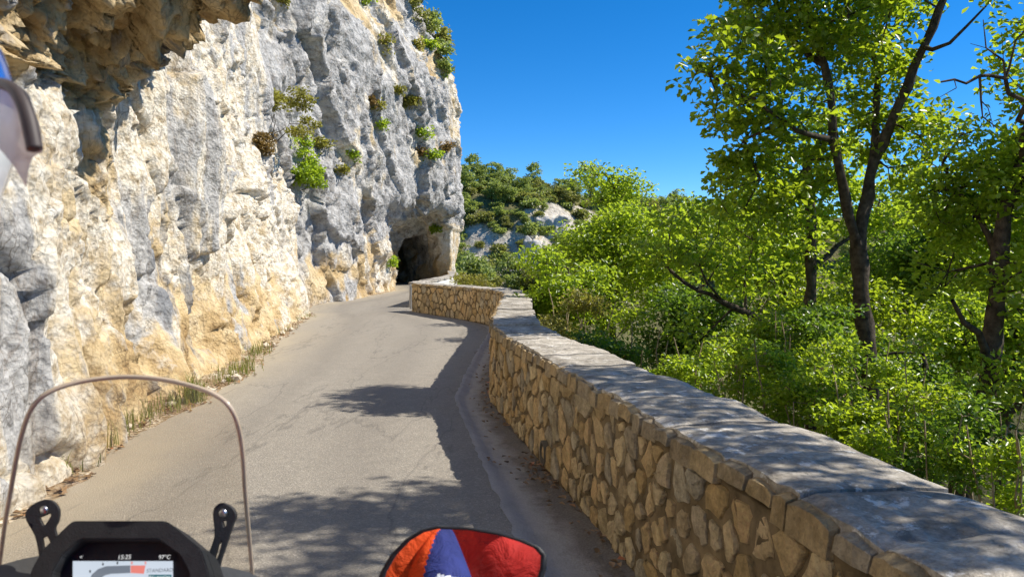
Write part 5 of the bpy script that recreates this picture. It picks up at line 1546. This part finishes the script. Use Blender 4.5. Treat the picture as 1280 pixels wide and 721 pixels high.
dtext('mode_text', 'STANDARD', 201, 713, 4.6, M_DDARK); dtext('navigation_text', 'Navigation', 201, 721.5, 4.4, M_DTXT)
dtext('status_arrow', '<', 103, 696.5, 5, M_DTXT)
# windscreen brackets
def plate(name, outer, holes, P0, n, th, mat):
    n = n.normalized(); X_ = UPV.cross(n).normalized(); Y_ = n.cross(X_)
    cu = bpy.data.curves.new(name, 'CURVE'); cu.dimensions = '2D'; cu.fill_mode = 'BOTH'; cu.extrude = th / 2; cu.bevel_depth = 0.0012; cu.bevel_resolution = 1
    for pl in [outer] + holes:
        sp = cu.splines.new('POLY'); sp.points.add(len(pl) - 1); sp.use_cyclic_u = True
        C = pl
        for k, (px, py) in enumerate(C):
            q = on_plane(px, py, P0, n) - P0; sp.points[k].co = (q.dot(X_), q.dot(Y_), 0, 1)
    ob = bpy.data.objects.new(name, cu); COL.objects.link(ob)
    dg = bpy.context.evaluated_depsgraph_get(); me = bpy.data.meshes.new_from_object(ob.evaluated_get(dg)); bpy.data.objects.remove(ob)
    M_ = Matrix((X_, Y_, n)).transposed().to_4x4(); M_.translation = P0; me.transform(M_); me.materials.clear(); me.materials.append(mat); me.name = name
    return link_mesh(name, me, bike)
def circ(cx, cy, r, n=12): return [(cx + r * math.cos(k / n * 6.2832), cy + r * math.sin(k / n * 6.2832)) for k in range(n)]
def smooth2(p, n=4):
    q = catmull([(a, b, 0) for a, b in p] + [(p[0][0], p[0][1], 0)], n); return [(a, b) for a, b, _ in q[:-1]]
bl = plate('screen_bracket', smooth2([(54, 722), (50, 690), (45, 668), (35, 650), (34, 640), (42, 631), (56, 625), (67, 627), (74, 637), (73, 650), (69, 659), (72, 672), (80, 690), (84, 722)]),
           [smooth2([(49, 646), (57, 643), (64, 640), (65, 645), (58, 656), (54, 656)], 2), smooth2([(53, 672), (61, 669), (66, 684), (67, 700), (58, 702)], 2)], at(57, 660, 1.09), Vector((0.35, -0.9, 0.3)), 0.008, M_BLK)
br = plate('screen_bracket', smooth2([(258, 722), (263, 692), (270, 668), (268, 643), (271, 633), (279, 629), (291, 635), (295, 645), (291, 655), (284, 676), (276, 700), (270, 722)]),
           [smooth2([(278, 650), (285, 650), (284, 657), (280, 659)], 2), smooth2([(273, 680), (279, 673), (276, 690), (269, 705), (267, 702)], 2)], at(280, 660, 1.09), Vector((0.15, -0.95, 0.3)), 0.009, M_BLK)
for b_, (px, py) in ((bl, (55, 637)), (br, (279, 641))):
    q = at(px, py, 1.08); bm = bmesh.new(); bmesh.ops.create_uvsphere(bm, u_segments=12, v_segments=8, radius=0.006)
    for v in bm.verts: v.co = Vector((v.co.x, v.co.y * 0.6, v.co.z)) + q
    sub(bm_obj('bolt', bm, M_METAL, bike, True), b_)
# fairing flanks either side of the dash
FN = (-HEAD * math.cos(R(55)) + UPV * math.sin(R(55))).normalized()
FP = at(155, 735, 1.08)
def fpt(px, py): return on_plane(px, py, FP, FN)
prism('fairing_panel', [fpt(*p) for p in [(259, 704), (284, 708), (312, 715), (336, 724), (352, 742), (340, 800), (262, 800)]], FN, 0.012, M_GREYP, bike, bevel=0.003)
prism('fairing_panel', [fpt(*p) for p in [(-40, 722), (-8, 708), (24, 697), (52, 692), (54, 800), (-30, 800)]], FN, 0.012, M_GREYP, bike, bevel=0.003)
# --- body below the frame
def bp(f, r, z): return Vector((HX, 0.75, 0)) + HEAD * f + RIGHT * r + UPV * z
def loft(name, secs, mat, parent=bike, n=14, p=2.6, smooth=True):
    """secs: (forward, half width, z low, z high)"""
    V = []
    for f, w, z0, z1 in secs:
        for k in range(n):
            a = k / n * 2 * math.pi; c_, s_ = math.cos(a), math.sin(a)
            V.append(tuple(bp(f, w * math.copysign(abs(c_) ** (2 / p), c_), (z0 + z1) / 2 + (z1 - z0) / 2 * math.copysign(abs(s_) ** (2 / p), s_))))
    m = len(secs); a = (np.arange(m - 1)[:, None] * n + np.arange(n)[None]); b = (np.arange(m - 1)[:, None] * n + (np.arange(n)[None] + 1) % n)
    Fq = np.stack([a.ravel(), b.ravel(), (b + n).ravel(), (a + n).ravel()], -1)
    return build(name, V, [Fq, np.arange(n)[None, ::-1], (np.arange(n) + (m - 1) * n)[None]], mat, parent, smooth=smooth)
loft('fuel_tank', [(-0.42, 0.08, 0.72, 0.86), (-0.3, 0.13, 0.68, 0.93), (-0.1, 0.19, 0.64, 0.98), (0.08, 0.2, 0.64, 0.98), (0.2, 0.15, 0.68, 0.93)], M_TANK)
loft('seat', [(-1.18, 0.13, 0.86, 0.93), (-0.9, 0.15, 0.84, 0.93), (-0.78, 0.16, 0.78, 0.88), (-0.5, 0.14, 0.74, 0.84), (-0.36, 0.09, 0.74, 0.85)], M_SEAT)
loft('engine', [(-0.35, 0.14, 0.3, 0.62), (-0.1, 0.2, 0.27, 0.62), (0.15, 0.18, 0.3, 0.6)], M_GREYP, p=4, smooth=False)
loft('front_fairing', [(0.12, 0.17, 0.72, 0.88), (0.34, 0.2, 0.7, 0.9), (0.55, 0.17, 0.7, 0.9), (0.7, 0.09, 0.72, 0.86)], M_GREYP)
hl = loft('headlight', [(0.66, 0.10, 0.74, 0.85), (0.72, 0.085, 0.75, 0.84)], M_METAL)
for f_, rad_, wd in ((0.78, 0.335, 0.055), (-0.78, 0.32, 0.075)):
    c_ = bp(f_, 0, rad_); n = 32; V = []; prof = [(-wd, -.075), (-wd * 1.05, -.03), (-wd * .6, -.004), (0, 0), (wd * .6, -.004), (wd * 1.05, -.03), (wd, -.075)]
    for k in range(n):
        a = k / n * 2 * math.pi
        for s_, dr_ in prof: V.append(tuple(c_ + RIGHT * s_ + (HEAD * math.cos(a) + UPV * math.sin(a)) * (rad_ + dr_)))
    m = len(prof); a = (np.arange(n)[:, None] * m + np.arange(m - 1)[None]); b = (((np.arange(n)[:, None] + 1) % n) * m + np.arange(m - 1)[None])
    ty = build('tyre', V, np.stack([a.ravel(), b.ravel(), (b + 1).ravel(), (a + 1).ravel()], -1), M_RUB, bike, smooth=True)
    bm = bmesh.new()
    bmesh.ops.create_cone(bm, cap_ends=False, segments=32, radius1=rad_ - 0.07, radius2=rad_ - 0.07, depth=wd * 1.7)
    bmesh.ops.create_cone(bm, cap_ends=True, segments=16, radius1=0.045, radius2=0.045, depth=wd * 2.4)
    for k in range(10):
        a = k / 10 * 6.2832
        bmesh.ops.create_cube(bm, size=1, matrix=Matrix.Rotation(a, 4, 'Z') @ Matrix.Translation(((rad_ - .03) / 2, 0, 0)) @ Matrix.Diagonal((rad_ - .09, 0.012, 0.012, 1)))
    M_ = Matrix((HEAD, UPV, RIGHT)).transposed().to_4x4(); M_.translation = c_
    bm.transform(M_); sub(bm_obj('rim', bm, M_METAL, bike), ty)
for s_ in (-1, 1):
    tube('fork_leg', [bp(0.78, 0.09 * s_, 0.34), bp(0.6, 0.095 * s_, 0.7), bp(0.45, 0.095 * s_, 1.0)], 0.026, M_METAL, bike)
    tube('swingarm', [bp(-0.2, 0.1 * s_, 0.42), bp(-0.78, 0.1 * s_, 0.33)], 0.026, M_BLK, bike)
tube('handlebar', [bp(0.24, -0.43, 1.07), bp(0.27, -0.30, 1.07), bp(0.33, -0.12, 1.02), bp(0.34, 0, 1.0), bp(0.33, 0.12, 1.02), bp(0.27, 0.30, 1.07), bp(0.24, 0.43, 1.07)], 0.012, M_BLK, bike)
for s_ in (-1, 1): tube('grip', [bp(0.275, 0.285 * s_, 1.07), bp(0.242, 0.425 * s_, 1.07)], 0.018, M_RUB, bike)
tube('exhaust', [bp(0.0, 0.2, 0.35), bp(-0.5, 0.2, 0.4), bp(-0.95, 0.19, 0.6)], [0.03, 0.05, 0.055], M_METAL, bike)
# mirror
MC = at(582, 712, 0.99)
MN = Vector((-0.165, -0.93, 0.300)).normalized()
mir_out = [(469, 738), (477, 714), (489, 693), (508, 673), (527, 661.5), (546, 657), (585, 658.5), (625, 665), (655, 674), (675, 682.5), (684, 693), (683, 710), (676, 732), (660, 752), (630, 764), (560, 768), (500, 762), (474, 752)]
mo = [on_plane(px, py, MC, MN) for px, py in mir_out]
mh = prism('mirror', mo, MN, 0.035, M_BLK, bike, front=0.0, bevel=0.003, taper=0.72)
cc = sum(mo, Vector()) / len(mo)
bm = bmesh.new(); a1 = [bm.verts.new(p) for p in mo]; a2 = [bm.verts.new(cc + (p - cc) * 0.995 + MN * 0.0065) for p in mo]; a3 = [bm.verts.new(cc + (p - cc) * 0.935 + MN * 0.0065) for p in mo]; a4 = [bm.verts.new(cc + (p - cc) * 0.925 + MN * 0.001) for p in mo]
for A_, B_ in ((a1, a2), (a2, a3), (a3, a4)):
    for k in range(len(mo)): bm.faces.new((A_[k], A_[(k + 1) % len(mo)], B_[(k + 1) % len(mo)], B_[k]))
sub(bm_obj('mirror_lip', bm, M_BLK, bike, True), mh)
gp = [cc + (p - cc) * 0.93 + MN * 0.0025 for p in mo]
sub(build('mirror_glass', np.array([tuple(p) for p in gp]), [tuple(range(len(gp)))], M_MIRROR, bike), mh)
tube('mirror_stalk', [cc - MN * 0.03 + Vector((0, 0, -0.03)), at(500, 790, 1.0), bp(0.275, 0.27, 1.08)], 0.007, M_BLK, bike)
# ------------------------------------------------------------------ rider and passenger
def cloth(name, col, var=0.25):
    m, nt, b, out = new_mat(name); t = NT(nt); v = t.coords()
    t.l(t.ramp(t.noise(v, 7, 6, 0.6), [(0.3, tuple(c * (1 - var) for c in col)), (0.7, tuple(min(1, c * (1 + var)) for c in col))]), b.inputs['Base Color'])
    b.inputs['Roughness'].default_value = 0.8; b.inputs['Specular IOR Level'].default_value = 0.25
    t.l(t.bump(t.noise(v, 14, 5, 0.6, 1.2), 0.9, 0.02), b.inputs['Normal'])
    return m
M_ORANGE = cloth('orange_textile', (0.80, 0.085, 0.012)); M_NAVY = cloth('navy_textile', (0.025, 0.035, 0.16)); M_WHITE = cloth('white_textile', (0.72, 0.76, 0.82), 0.1)
M_RED = cloth('red_textile', (0.46, 0.025, 0.02)); M_DARKC = cloth('black_textile', (0.018, 0.018, 0.02)); M_GLOVE = cloth('glove_leather', (0.03, 0.03, 0.032))
M_SKIN = simple('skin', (0.52, 0.30, 0.20), 0.55, var=0.1, scale=30, bump=0.1)
M_BOOT = simple('boot_leather', (0.02, 0.018, 0.016), 0.5, bump=0.2)

def skin_mesh(name, nodes, edges, mats, pick, parent, sub_lv=2):
    """nodes: (pos, radius); grown with Skin + Subdivision, then frozen; pick(co) -> material index"""
    me = bpy.data.meshes.new(name); me.from_pydata([tuple(p) for p, r in nodes], edges, [])
    ob = bpy.data.objects.new(name, me); COL.objects.link(ob)
    md = ob.modifiers.new('skin', 'SKIN')
    if not me.skin_vertices:
        bpy.context.view_layer.objects.active = ob
        me.attributes  # layer is created with the modifier below
    if not me.skin_vertices:
        bm = bmesh.new(); bm.from_mesh(me); bm.verts.layers.skin.verify(); bm.to_mesh(me); bm.free()
    for k, (p, r) in enumerate(nodes):
        sv = me.skin_vertices[0].data[k]; sv.radius = (r, r) if not hasattr(r, '__len__') else r
        sv.use_root = (k == 0)
    ss = ob.modifiers.new('sub', 'SUBSURF'); ss.levels = sub_lv; ss.render_levels = sub_lv
    dg = bpy.context.evaluated_depsgraph_get(); out = bpy.data.meshes.new_from_object(ob.evaluated_get(dg)); bpy.data.objects.remove(ob)
    out.materials.clear()
    for m in mats: out.materials.append(m)
    for p in out.polygons: p.use_smooth = True; p.material_index = pick(p.center)
    out.name = name
    return link_mesh(name, out, parent)

def figure(name, label, pel, lean, pose, mats, pick, armR, armL, legR, legL, headc):
    root = empty(name, tuple(pel)); tag(root, label, 'person')
    P = lambda dx, dy, dz: Vector(pel) + Vector((dx, dy, dz))
    nodes = [(P(0, 0, 0), (0.165, 0.13)), (P(0, lean * .25, .16), (0.155, 0.12)), (P(0, lean * .6, .31), (0.18, 0.125)), (P(0, lean * .85, .455), (0.14, 0.10)), (P(0, lean * 1.1, .575), 0.078), (headc - Vector((0, .01, .10)), 0.065)]
    edges = [(0, 1), (1, 2), (2, 3), (3, 4), (4, 5)]
    def chain(par, pts):
        last = par
        for p, r in pts:
            nodes.append((p, r)); edges.append((last, len(nodes) - 1)); last = len(nodes) - 1
    chain(3, armR); chain(3, armL); chain(0, legR); chain(0, legL)
    skin_mesh('body', nodes, edges, mats, pick, root, 4)
    return root
def hand(root, wrist, grip_dir, bar, mat, side, name='hand'):
    """closed hand on a bar: palm above it, four fingers over the front, thumb below"""
    nodes = [(wrist, 0.026)]; edges = []
    palm = bar - HEAD * 0.02 + UPV * 0.022; nodes.append(((wrist + palm) / 2, (0.036, 0.02))); edges.append((0, 1)); nodes.append((palm, (0.040, 0.018))); edges.append((1, 2))
    for k, (o_, L) in enumerate(((-0.032, 0.9), (-0.011, 1.0), (0.011, 0.97), (0.031, 0.8))):
        b = palm + grip_dir * o_ + HEAD * 0.012
        pts = [b, bar + grip_dir * o_ + HEAD * 0.022 * L + UPV * 0.022, bar + grip_dir * o_ + HEAD * 0.031 * L - UPV * 0.004, bar + grip_dir * o_ + HEAD * 0.014 - UPV * 0.028 * L]
        last = 2
        for q in pts: nodes.append((q, 0.0088)); edges.append((last, len(nodes) - 1)); last = len(nodes) - 1
    b = palm + grip_dir * (-0.034 * side); last = 1
    for q in (b - HEAD * 0.02 - UPV * 0.012, bar + grip_dir * (-0.036 * side) - HEAD * 0.022 - UPV * 0.012, bar + grip_dir * (-0.02 * side) - HEAD * 0.008 - UPV * 0.027):
        nodes.append((q, 0.0098)); edges.append((last, len(nodes) - 1)); last = len(nodes) - 1
    return skin_mesh(name, nodes, edges, [mat], lambda c: 0, root, 1)

def V3(*a): return Vector(a)
# rider
pelR = V3(-0.58, 0.14, 0.90)
gR = bp(0.26, 0.355, 1.07); gL = bp(0.26, -0.355, 1.07)
wR = gR - HEAD * 0.085 + UPV * 0.035; wL = gL - HEAD * 0.085 + UPV * 0.035
headc = V3(-0.602, 0.655, 1.735)
shR = V3(-0.405, 0.385, 1.355); shL = V3(-0.775, 0.385, 1.355)
armR = [(shR, 0.082), (V3(-0.305, 0.45, 1.21), 0.070), (V3(-0.235, 0.56, 1.12), 0.060), (V3(-0.215, 0.70, 1.10), 0.056), (wR, 0.034)]
armL = [(shL, 0.082), (V3(-0.87, 0.45, 1.21), 0.070), (V3(-0.94, 0.56, 1.12), 0.060), (V3(-0.96, 0.72, 1.10), 0.056), (wL, 0.034)]
legR = [(V3(-0.455, 0.26, 0.90), 0.105), (V3(-0.375, 0.56, 0.80), 0.082), (V3(-0.345, 0.63, 0.72), 0.07), (V3(-0.345, 0.47, 0.50), 0.062), (V3(-0.35, 0.36, 0.34), 0.052), (V3(-0.345, 0.50, 0.27), 0.042), (V3(-0.345, 0.58, 0.265), 0.035)]
legL = [(V3(-1.13 - p.x, p.y, p.z), r) for p, r in legR]
def pick_rider(c):
    if c.z < 0.40: return 3
    if c.z < 0.96 and c.y < 0.75 and abs(c.x + 0.565) < 0.30: return 4
    sleeve = abs(c.x + 0.585) - 0.222 + 0.05 * (c.z - 1.27)
    if sleeve > 0 and c.y < 0.86:
        if abs(c.z - 1.262 - 0.25 * (c.y - 0.44)) < 0.020 and sleeve > 0.03: return 2
        return 1
    return 0
rider = figure('person', 'rider in orange and navy jacket with white helmet gripping the handlebar', pelR, 0.34, None, [M_ORANGE, M_NAVY, M_WHITE, M_BOOT, M_DARKC], pick_rider, armR, armL, legR, legL, headc)
hand(rider, wR, RIGHT, gR, M_GLOVE, 1); hand(rider, wL, RIGHT, gL, M_GLOVE, -1)
# helmet: shell, visor, seal
M_SHELL = simple('helmet_white', (0.74, 0.75, 0.77), 0.2, var=0.04, scale=4, coat=0.8); M_HBLUE = simple('helmet_blue', (0.02, 0.10, 0.42), 0.2, var=0.08, scale=4, coat=0.8)
mw2, nt, bs, out = new_mat('smoky_shield'); t = NT(nt)
tr = t.n('ShaderNodeBsdfTransparent'); tr.inputs['Color'].default_value = (0.86, 0.86, 0.87, 1)
df = t.n('ShaderNodeBsdfDiffuse'); t.l(t.ramp(t.noise(t.coords(), 25, 4), [(0.3, (0.42, 0.41, 0.42)), (0.7, (0.62, 0.60, 0.60))]), df.inputs['Color'])
m1 = t.n('ShaderNodeMixShader'); m1.inputs[0].default_value = 0.55; t.l(tr.outputs[0], m1.inputs[1]); t.l(df.outputs[0], m1.inputs[2]); t.l(m1.outputs[0], out.inputs['Surface'])
M_SHIELD = mw2
M_SEAL = simple('visor_seal', (0.05, 0.035, 0.03), 0.6)
def head_pt(phi, el, k=1.0):
    d = HEAD * math.cos(phi) * math.cos(el) * 0.168 + RIGHT * math.sin(phi) * math.cos(el) * 0.132 + UPV * math.sin(el) * (0.150 if el > 0 else 0.165)
    return headc + d * k
def helmet(root, op=60, lo=-26, hi=26, shell_mat=None, stripe=None):
    np_, ne = 72, 44; V = []; Fc = []; mi = []
    phs = np.linspace(-math.pi, math.pi, np_, endpoint=False); els = np.radians(np.linspace(-62, 90, ne))
    for e in els:
        for ph in phs: V.append(tuple(head_pt(ph, e)))
    for a in range(ne - 1):
        for b in range(np_):
            ph = math.degrees(phs[b]) + 2.5; e = math.degrees((els[a] + els[a + 1]) / 2)
            if abs(ph) < op and lo < e < hi: continue
            Fc.append((a * np_ + b, a * np_ + (b + 1) % np_, (a + 1) * np_ + (b + 1) % np_, (a + 1) * np_ + b))
            mi.append(1 if (op - 2 < abs(ph) < 92 and 2 < e < 24) or (abs(abs(ph) - 140) < 14 and -10 < e < 50) else 0)
    me = bpy.data.meshes.new('helmet_shell'); me.from_pydata(V, [], Fc); me.materials.append(shell_mat); me.materials.append(stripe)
    for p, m in zip(me.polygons, mi): p.material_index = m; p.use_smooth = True
    sh = link_mesh('helmet_shell', me, root)
    md = sh.modifiers.new('thickness', 'SOLIDIFY'); md.thickness = 0.012; md.offset = -1
    # visor, lifted slightly
    V = []; nu, nv = 30, 14
    for j in range(nv):
        e = R(lo - 3 + (hi - lo + 8) * j / (nv - 1))
        for i in range(nu): V.append(tuple(head_pt(R(-op - 5 + (2 * op + 10) * i / (nu - 1)), e, 1.055)))
    i = (np.arange(nv - 1)[:, None] * nu + np.arange(nu - 1)[None]).ravel()
    vz = build('visor', V, np.stack([i, i + 1, i + nu + 1, i + nu], -1), M_SCREEN, root, smooth=True)
    sub_w(vz, sh, root)
    loop = [head_pt(R(op), R(lo + (hi - lo) * k / 8), 1.02) for k in range(9)] 
    sl = tube('visor_seal', loop, 0.0068, M_SEAL, root, 8, n=4); sub_w(sl, sh, root)
    loop = [head_pt(R(-op), R(lo + (hi - lo) * k / 8), 1.02) for k in range(9)]
    sl = tube('visor_seal', loop, 0.0068, M_SEAL, root, 8, n=4); sub_w(sl, sh, root)
    loop = [head_pt(R(-op + 2 * op * k / 12), R(hi), 1.012) for k in range(13)]
    sl = tube('visor_seal', loop, 0.005, M_SEAL, root, 8, n=3); sub_w(sl, sh, root)
    return sh
def sub_w(o, part, root):
    o.parent = part; o.location = (0, 0, 0)
def face(root, c, fw):
    """head with brow, nose, mouth, chin and ears inside the helmet"""
    bm = bmesh.new(); bmesh.ops.create_uvsphere(bm, u_segments=28, v_segments=20, radius=1)
    rt = fw.cross(UPV).normalized()
    for v in bm.verts:
        x, y, z = v.co
        w = 0.078 * (1 - 0.22 * max(0, -z)); dpt_ = 0.098; f_ = y * dpt_; s_ = x * w; u_ = z * 0.118
        if y > 0:
            f_ += 0.020 * math.exp(-((x / .16) ** 2 + ((z + .12) / .16) ** 2)) + 0.006 * math.exp(-((x / .5) ** 2 + ((z - .22) / .1) ** 2))
            f_ -= 0.008 * math.exp(-(((abs(x) - .36) / .16) ** 2 + ((z - .05) / .12) ** 2))
            f_ += 0.006 * math.exp(-((x / .3) ** 2 + ((z + .48) / .07) ** 2)) + 0.008 * math.exp(-((x / .3) ** 2 + ((z + .8) / .15) ** 2))
        v.co = c + fw * f_ + rt * s_ + UPV * u_
    o = bm_obj('head', bm, M_SKIN, root, True)
    for s in (-1, 1):
        bm = bmesh.new(); bmesh.ops.create_uvsphere(bm, u_segments=12, v_segments=8, radius=0.012)
        for v in bm.verts: v.co = v.co + c + fw * 0.084 + rt * 0.030 * s + UPV * 0.006
        e = bm_obj('eye', bm, M_WHITE, root, True); sub_w(e, o, root)
        bm = bmesh.new(); bmesh.ops.create_uvsphere(bm, u_segments=10, v_segments=8, radius=1)
        for v in bm.verts: v.co = c + rt * s * 0.077 + rt * v.co.x * 0.008 + fw * v.co.y * 0.016 + UPV * v.co.z * 0.03
        e = bm_obj('ear', bm, M_SKIN, root, True); sub_w(e, o, root)
    return o
sh_r = helmet(rider, 66, -26, 20, M_SHELL, M_HBLUE)
# lifted clear side shield of the helmet with its dark edge
outl = [(-30, 96), (0, 99), (20, 104), (36, 117), (44, 140), (50, 168), (53, 190), (46, 193), (40, 198), (36, 212), (33, 234), (18, 208), (0, 186), (-30, 170)]
def shp(px, py): return at(px, py, 0.60 + 0.0006 * (50 - px))
bm = bmesh.new(); fr = [bm.verts.new(shp(*q)) for q in outl]; bk = [bm.verts.new(shp(*q) + Vector((-0.002, 0.003, 0))) for q in outl]
bm.faces.new(fr); bm.faces.new(bk[::-1])
for k in range(len(outl)): bm.faces.new((fr[k], bk[k], bk[(k + 1) % len(outl)], fr[(k + 1) % len(outl)]))
sub_w(bm_obj('side_shield', bm, M_SHIELD, rider), sh_r, rider)
sub_w(tube('shield_edge', [shp(*q) + Vector((0.001, -0.004, 0)) for q in [(-30, 102), (0, 105), (18, 112), (30, 128), (38, 150), (43, 172), (46, 188)]], [0.004, 0.0045, 0.005, 0.0055, 0.006, 0.006, 0.006], M_SEAL, rider, 8, n=5), sh_r, rider)
face(rider, headc - UPV * 0.02 - HEAD * 0.01, HEAD)

# passenger holding the camera phone out to the right
pelP = V3(-0.53, -0.30, 1.00)
headP = V3(-0.40, -0.20, 1.80)
handR = V3(0.035, -0.045, 1.555)
armPR = [(V3(-0.30, -0.24, 1.47), 0.080), (V3(-0.18, -0.27, 1.34), 0.066), (V3(-0.05, -0.27, 1.30), 0.058), (V3(0.0, -0.19, 1.40), 0.05), (V3(0.03, -0.11, 1.50), 0.032)]
armPL = [(V3(-0.72, -0.24, 1.46), 0.080), (V3(-0.80, -0.16, 1.30), 0.066), (V3(-0.83, -0.06, 1.18), 0.056), (V3(-0.78, 0.06, 1.10), 0.05), (V3(-0.73, 0.15, 1.06), 0.034)]
legPR = [(V3(-0.41, -0.26, 0.98), 0.10), (V3(-0.30, 0.06, 0.92), 0.08), (V3(-0.285, 0.13, 0.84), 0.07), (V3(-0.30, 0.02, 0.62), 0.06), (V3(-0.31, -0.06, 0.47), 0.05), (V3(-0.305, 0.06, 0.41), 0.042), (V3(-0.305, 0.14, 0.405), 0.034)]
legPL = [(V3(-1.06 - p.x, p.y, p.z), r) for p, r in legPR]
def pick_pass(c):
    if c.z < 0.53: return 1
    if c.z < 1.03: return 2
    if (c - V3(0.03, -0.10, 1.51)).length < 0.03: return 3
    return 0
passenger = figure('person', 'passenger in red jacket behind the rider holding up a phone', pelP, 0.08, None, [M_RED, M_BOOT, M_DARKC, M_SKIN], pick_pass, armPR, armPL, legPR, legPL, headP)
face(passenger, headP, V3(0.25, 1, -0.1).normalized())
headc = headP + UPV * 0.01
M_PHEL = simple('passenger_helmet_grey', (0.10, 0.10, 0.11), 0.3, coat=0.5); M_PHEL2 = simple('passenger_helmet_red', (0.45, 0.03, 0.02), 0.3, coat=0.5)
helmet(passenger, 62, -40, 30, M_PHEL, M_PHEL2)
# phone behind the lens, and the hand round it
phone = empty('phone', (0.0, -0.02, 1.6)); tag(phone, 'black phone held up by the passenger in red', 'phone')
bm = bmesh.new(); bmesh.ops.create_cube(bm, size=1, matrix=Matrix.Translation((0.012, -0.016, 1.592)) @ Matrix.Diagonal((0.155, 0.008, 0.074, 1)))
bmesh.ops.bevel(bm, geom=list(bm.edges), offset=0.0035, segments=3, affect='EDGES'); bm_obj('case', bm, M_BLK, phone)
bm = bmesh.new(); bmesh.ops.create_cube(bm, size=1, matrix=Matrix.Translation((0.012, -0.0205, 1.592)) @ Matrix.Diagonal((0.147, 0.0012, 0.066, 1)))
bm_obj('screen', bm, M_DARC, phone)
nodes = [(V3(0.03, -0.10, 1.505), 0.025), (V3(0.045, -0.075, 1.53), (0.034, 0.02)), (V3(0.062, -0.05, 1.552), (0.036, 0.016))]; edges = [(0, 1), (1, 2)]
for k, z in enumerate((1.612, 1.594, 1.577, 1.562)):
    last = 2
    for q in (V3(0.088, -0.040, z - .008), V3(0.099, -0.022, z), V3(0.096, -0.0088, z + .002)): nodes.append((q, 0.0082)); edges.append((last, len(nodes) - 1)); last = len(nodes) - 1
last = 1
for q in (V3(0.04, -0.058, 1.552), V3(0.036, -0.038, 1.570), V3(0.034, -0.030, 1.590)): nodes.append((q, 0.0095)); edges.append((last, len(nodes) - 1)); last = len(nodes) - 1
skin_mesh('hand', nodes, edges, [M_SKIN], lambda c: 0, passenger, 1)
nodes = [(V3(-0.73, 0.15, 1.06), 0.026), (V3(-0.715, 0.185, 1.045), (0.036, 0.018)), (V3(-0.70, 0.21, 1.035), (0.038, 0.016))]; edges = [(0, 1), (1, 2)]
for o_, L in ((-0.03, .85), (-0.01, 1.0), (0.01, .96), (0.03, .8)):
    last = 2
    for q in (V3(-0.695 + o_, 0.235, 1.03), V3(-0.69 + o_, 0.235 + .028 * L, 1.018), V3(-0.688 + o_, 0.235 + .048 * L, 1.0)): nodes.append((q, 0.0085)); edges.append((last, len(nodes) - 1)); last = len(nodes) - 1
last = 1
for q in (V3(-0.685, 0.19, 1.03), V3(-0.662, 0.21, 1.015), V3(-0.655, 0.232, 1.005)): nodes.append((q, 0.0095)); edges.append((last, len(nodes) - 1)); last = len(nodes) - 1
skin_mesh('hand', nodes, edges, [M_GLOVE], lambda c: 0, passenger, 1)
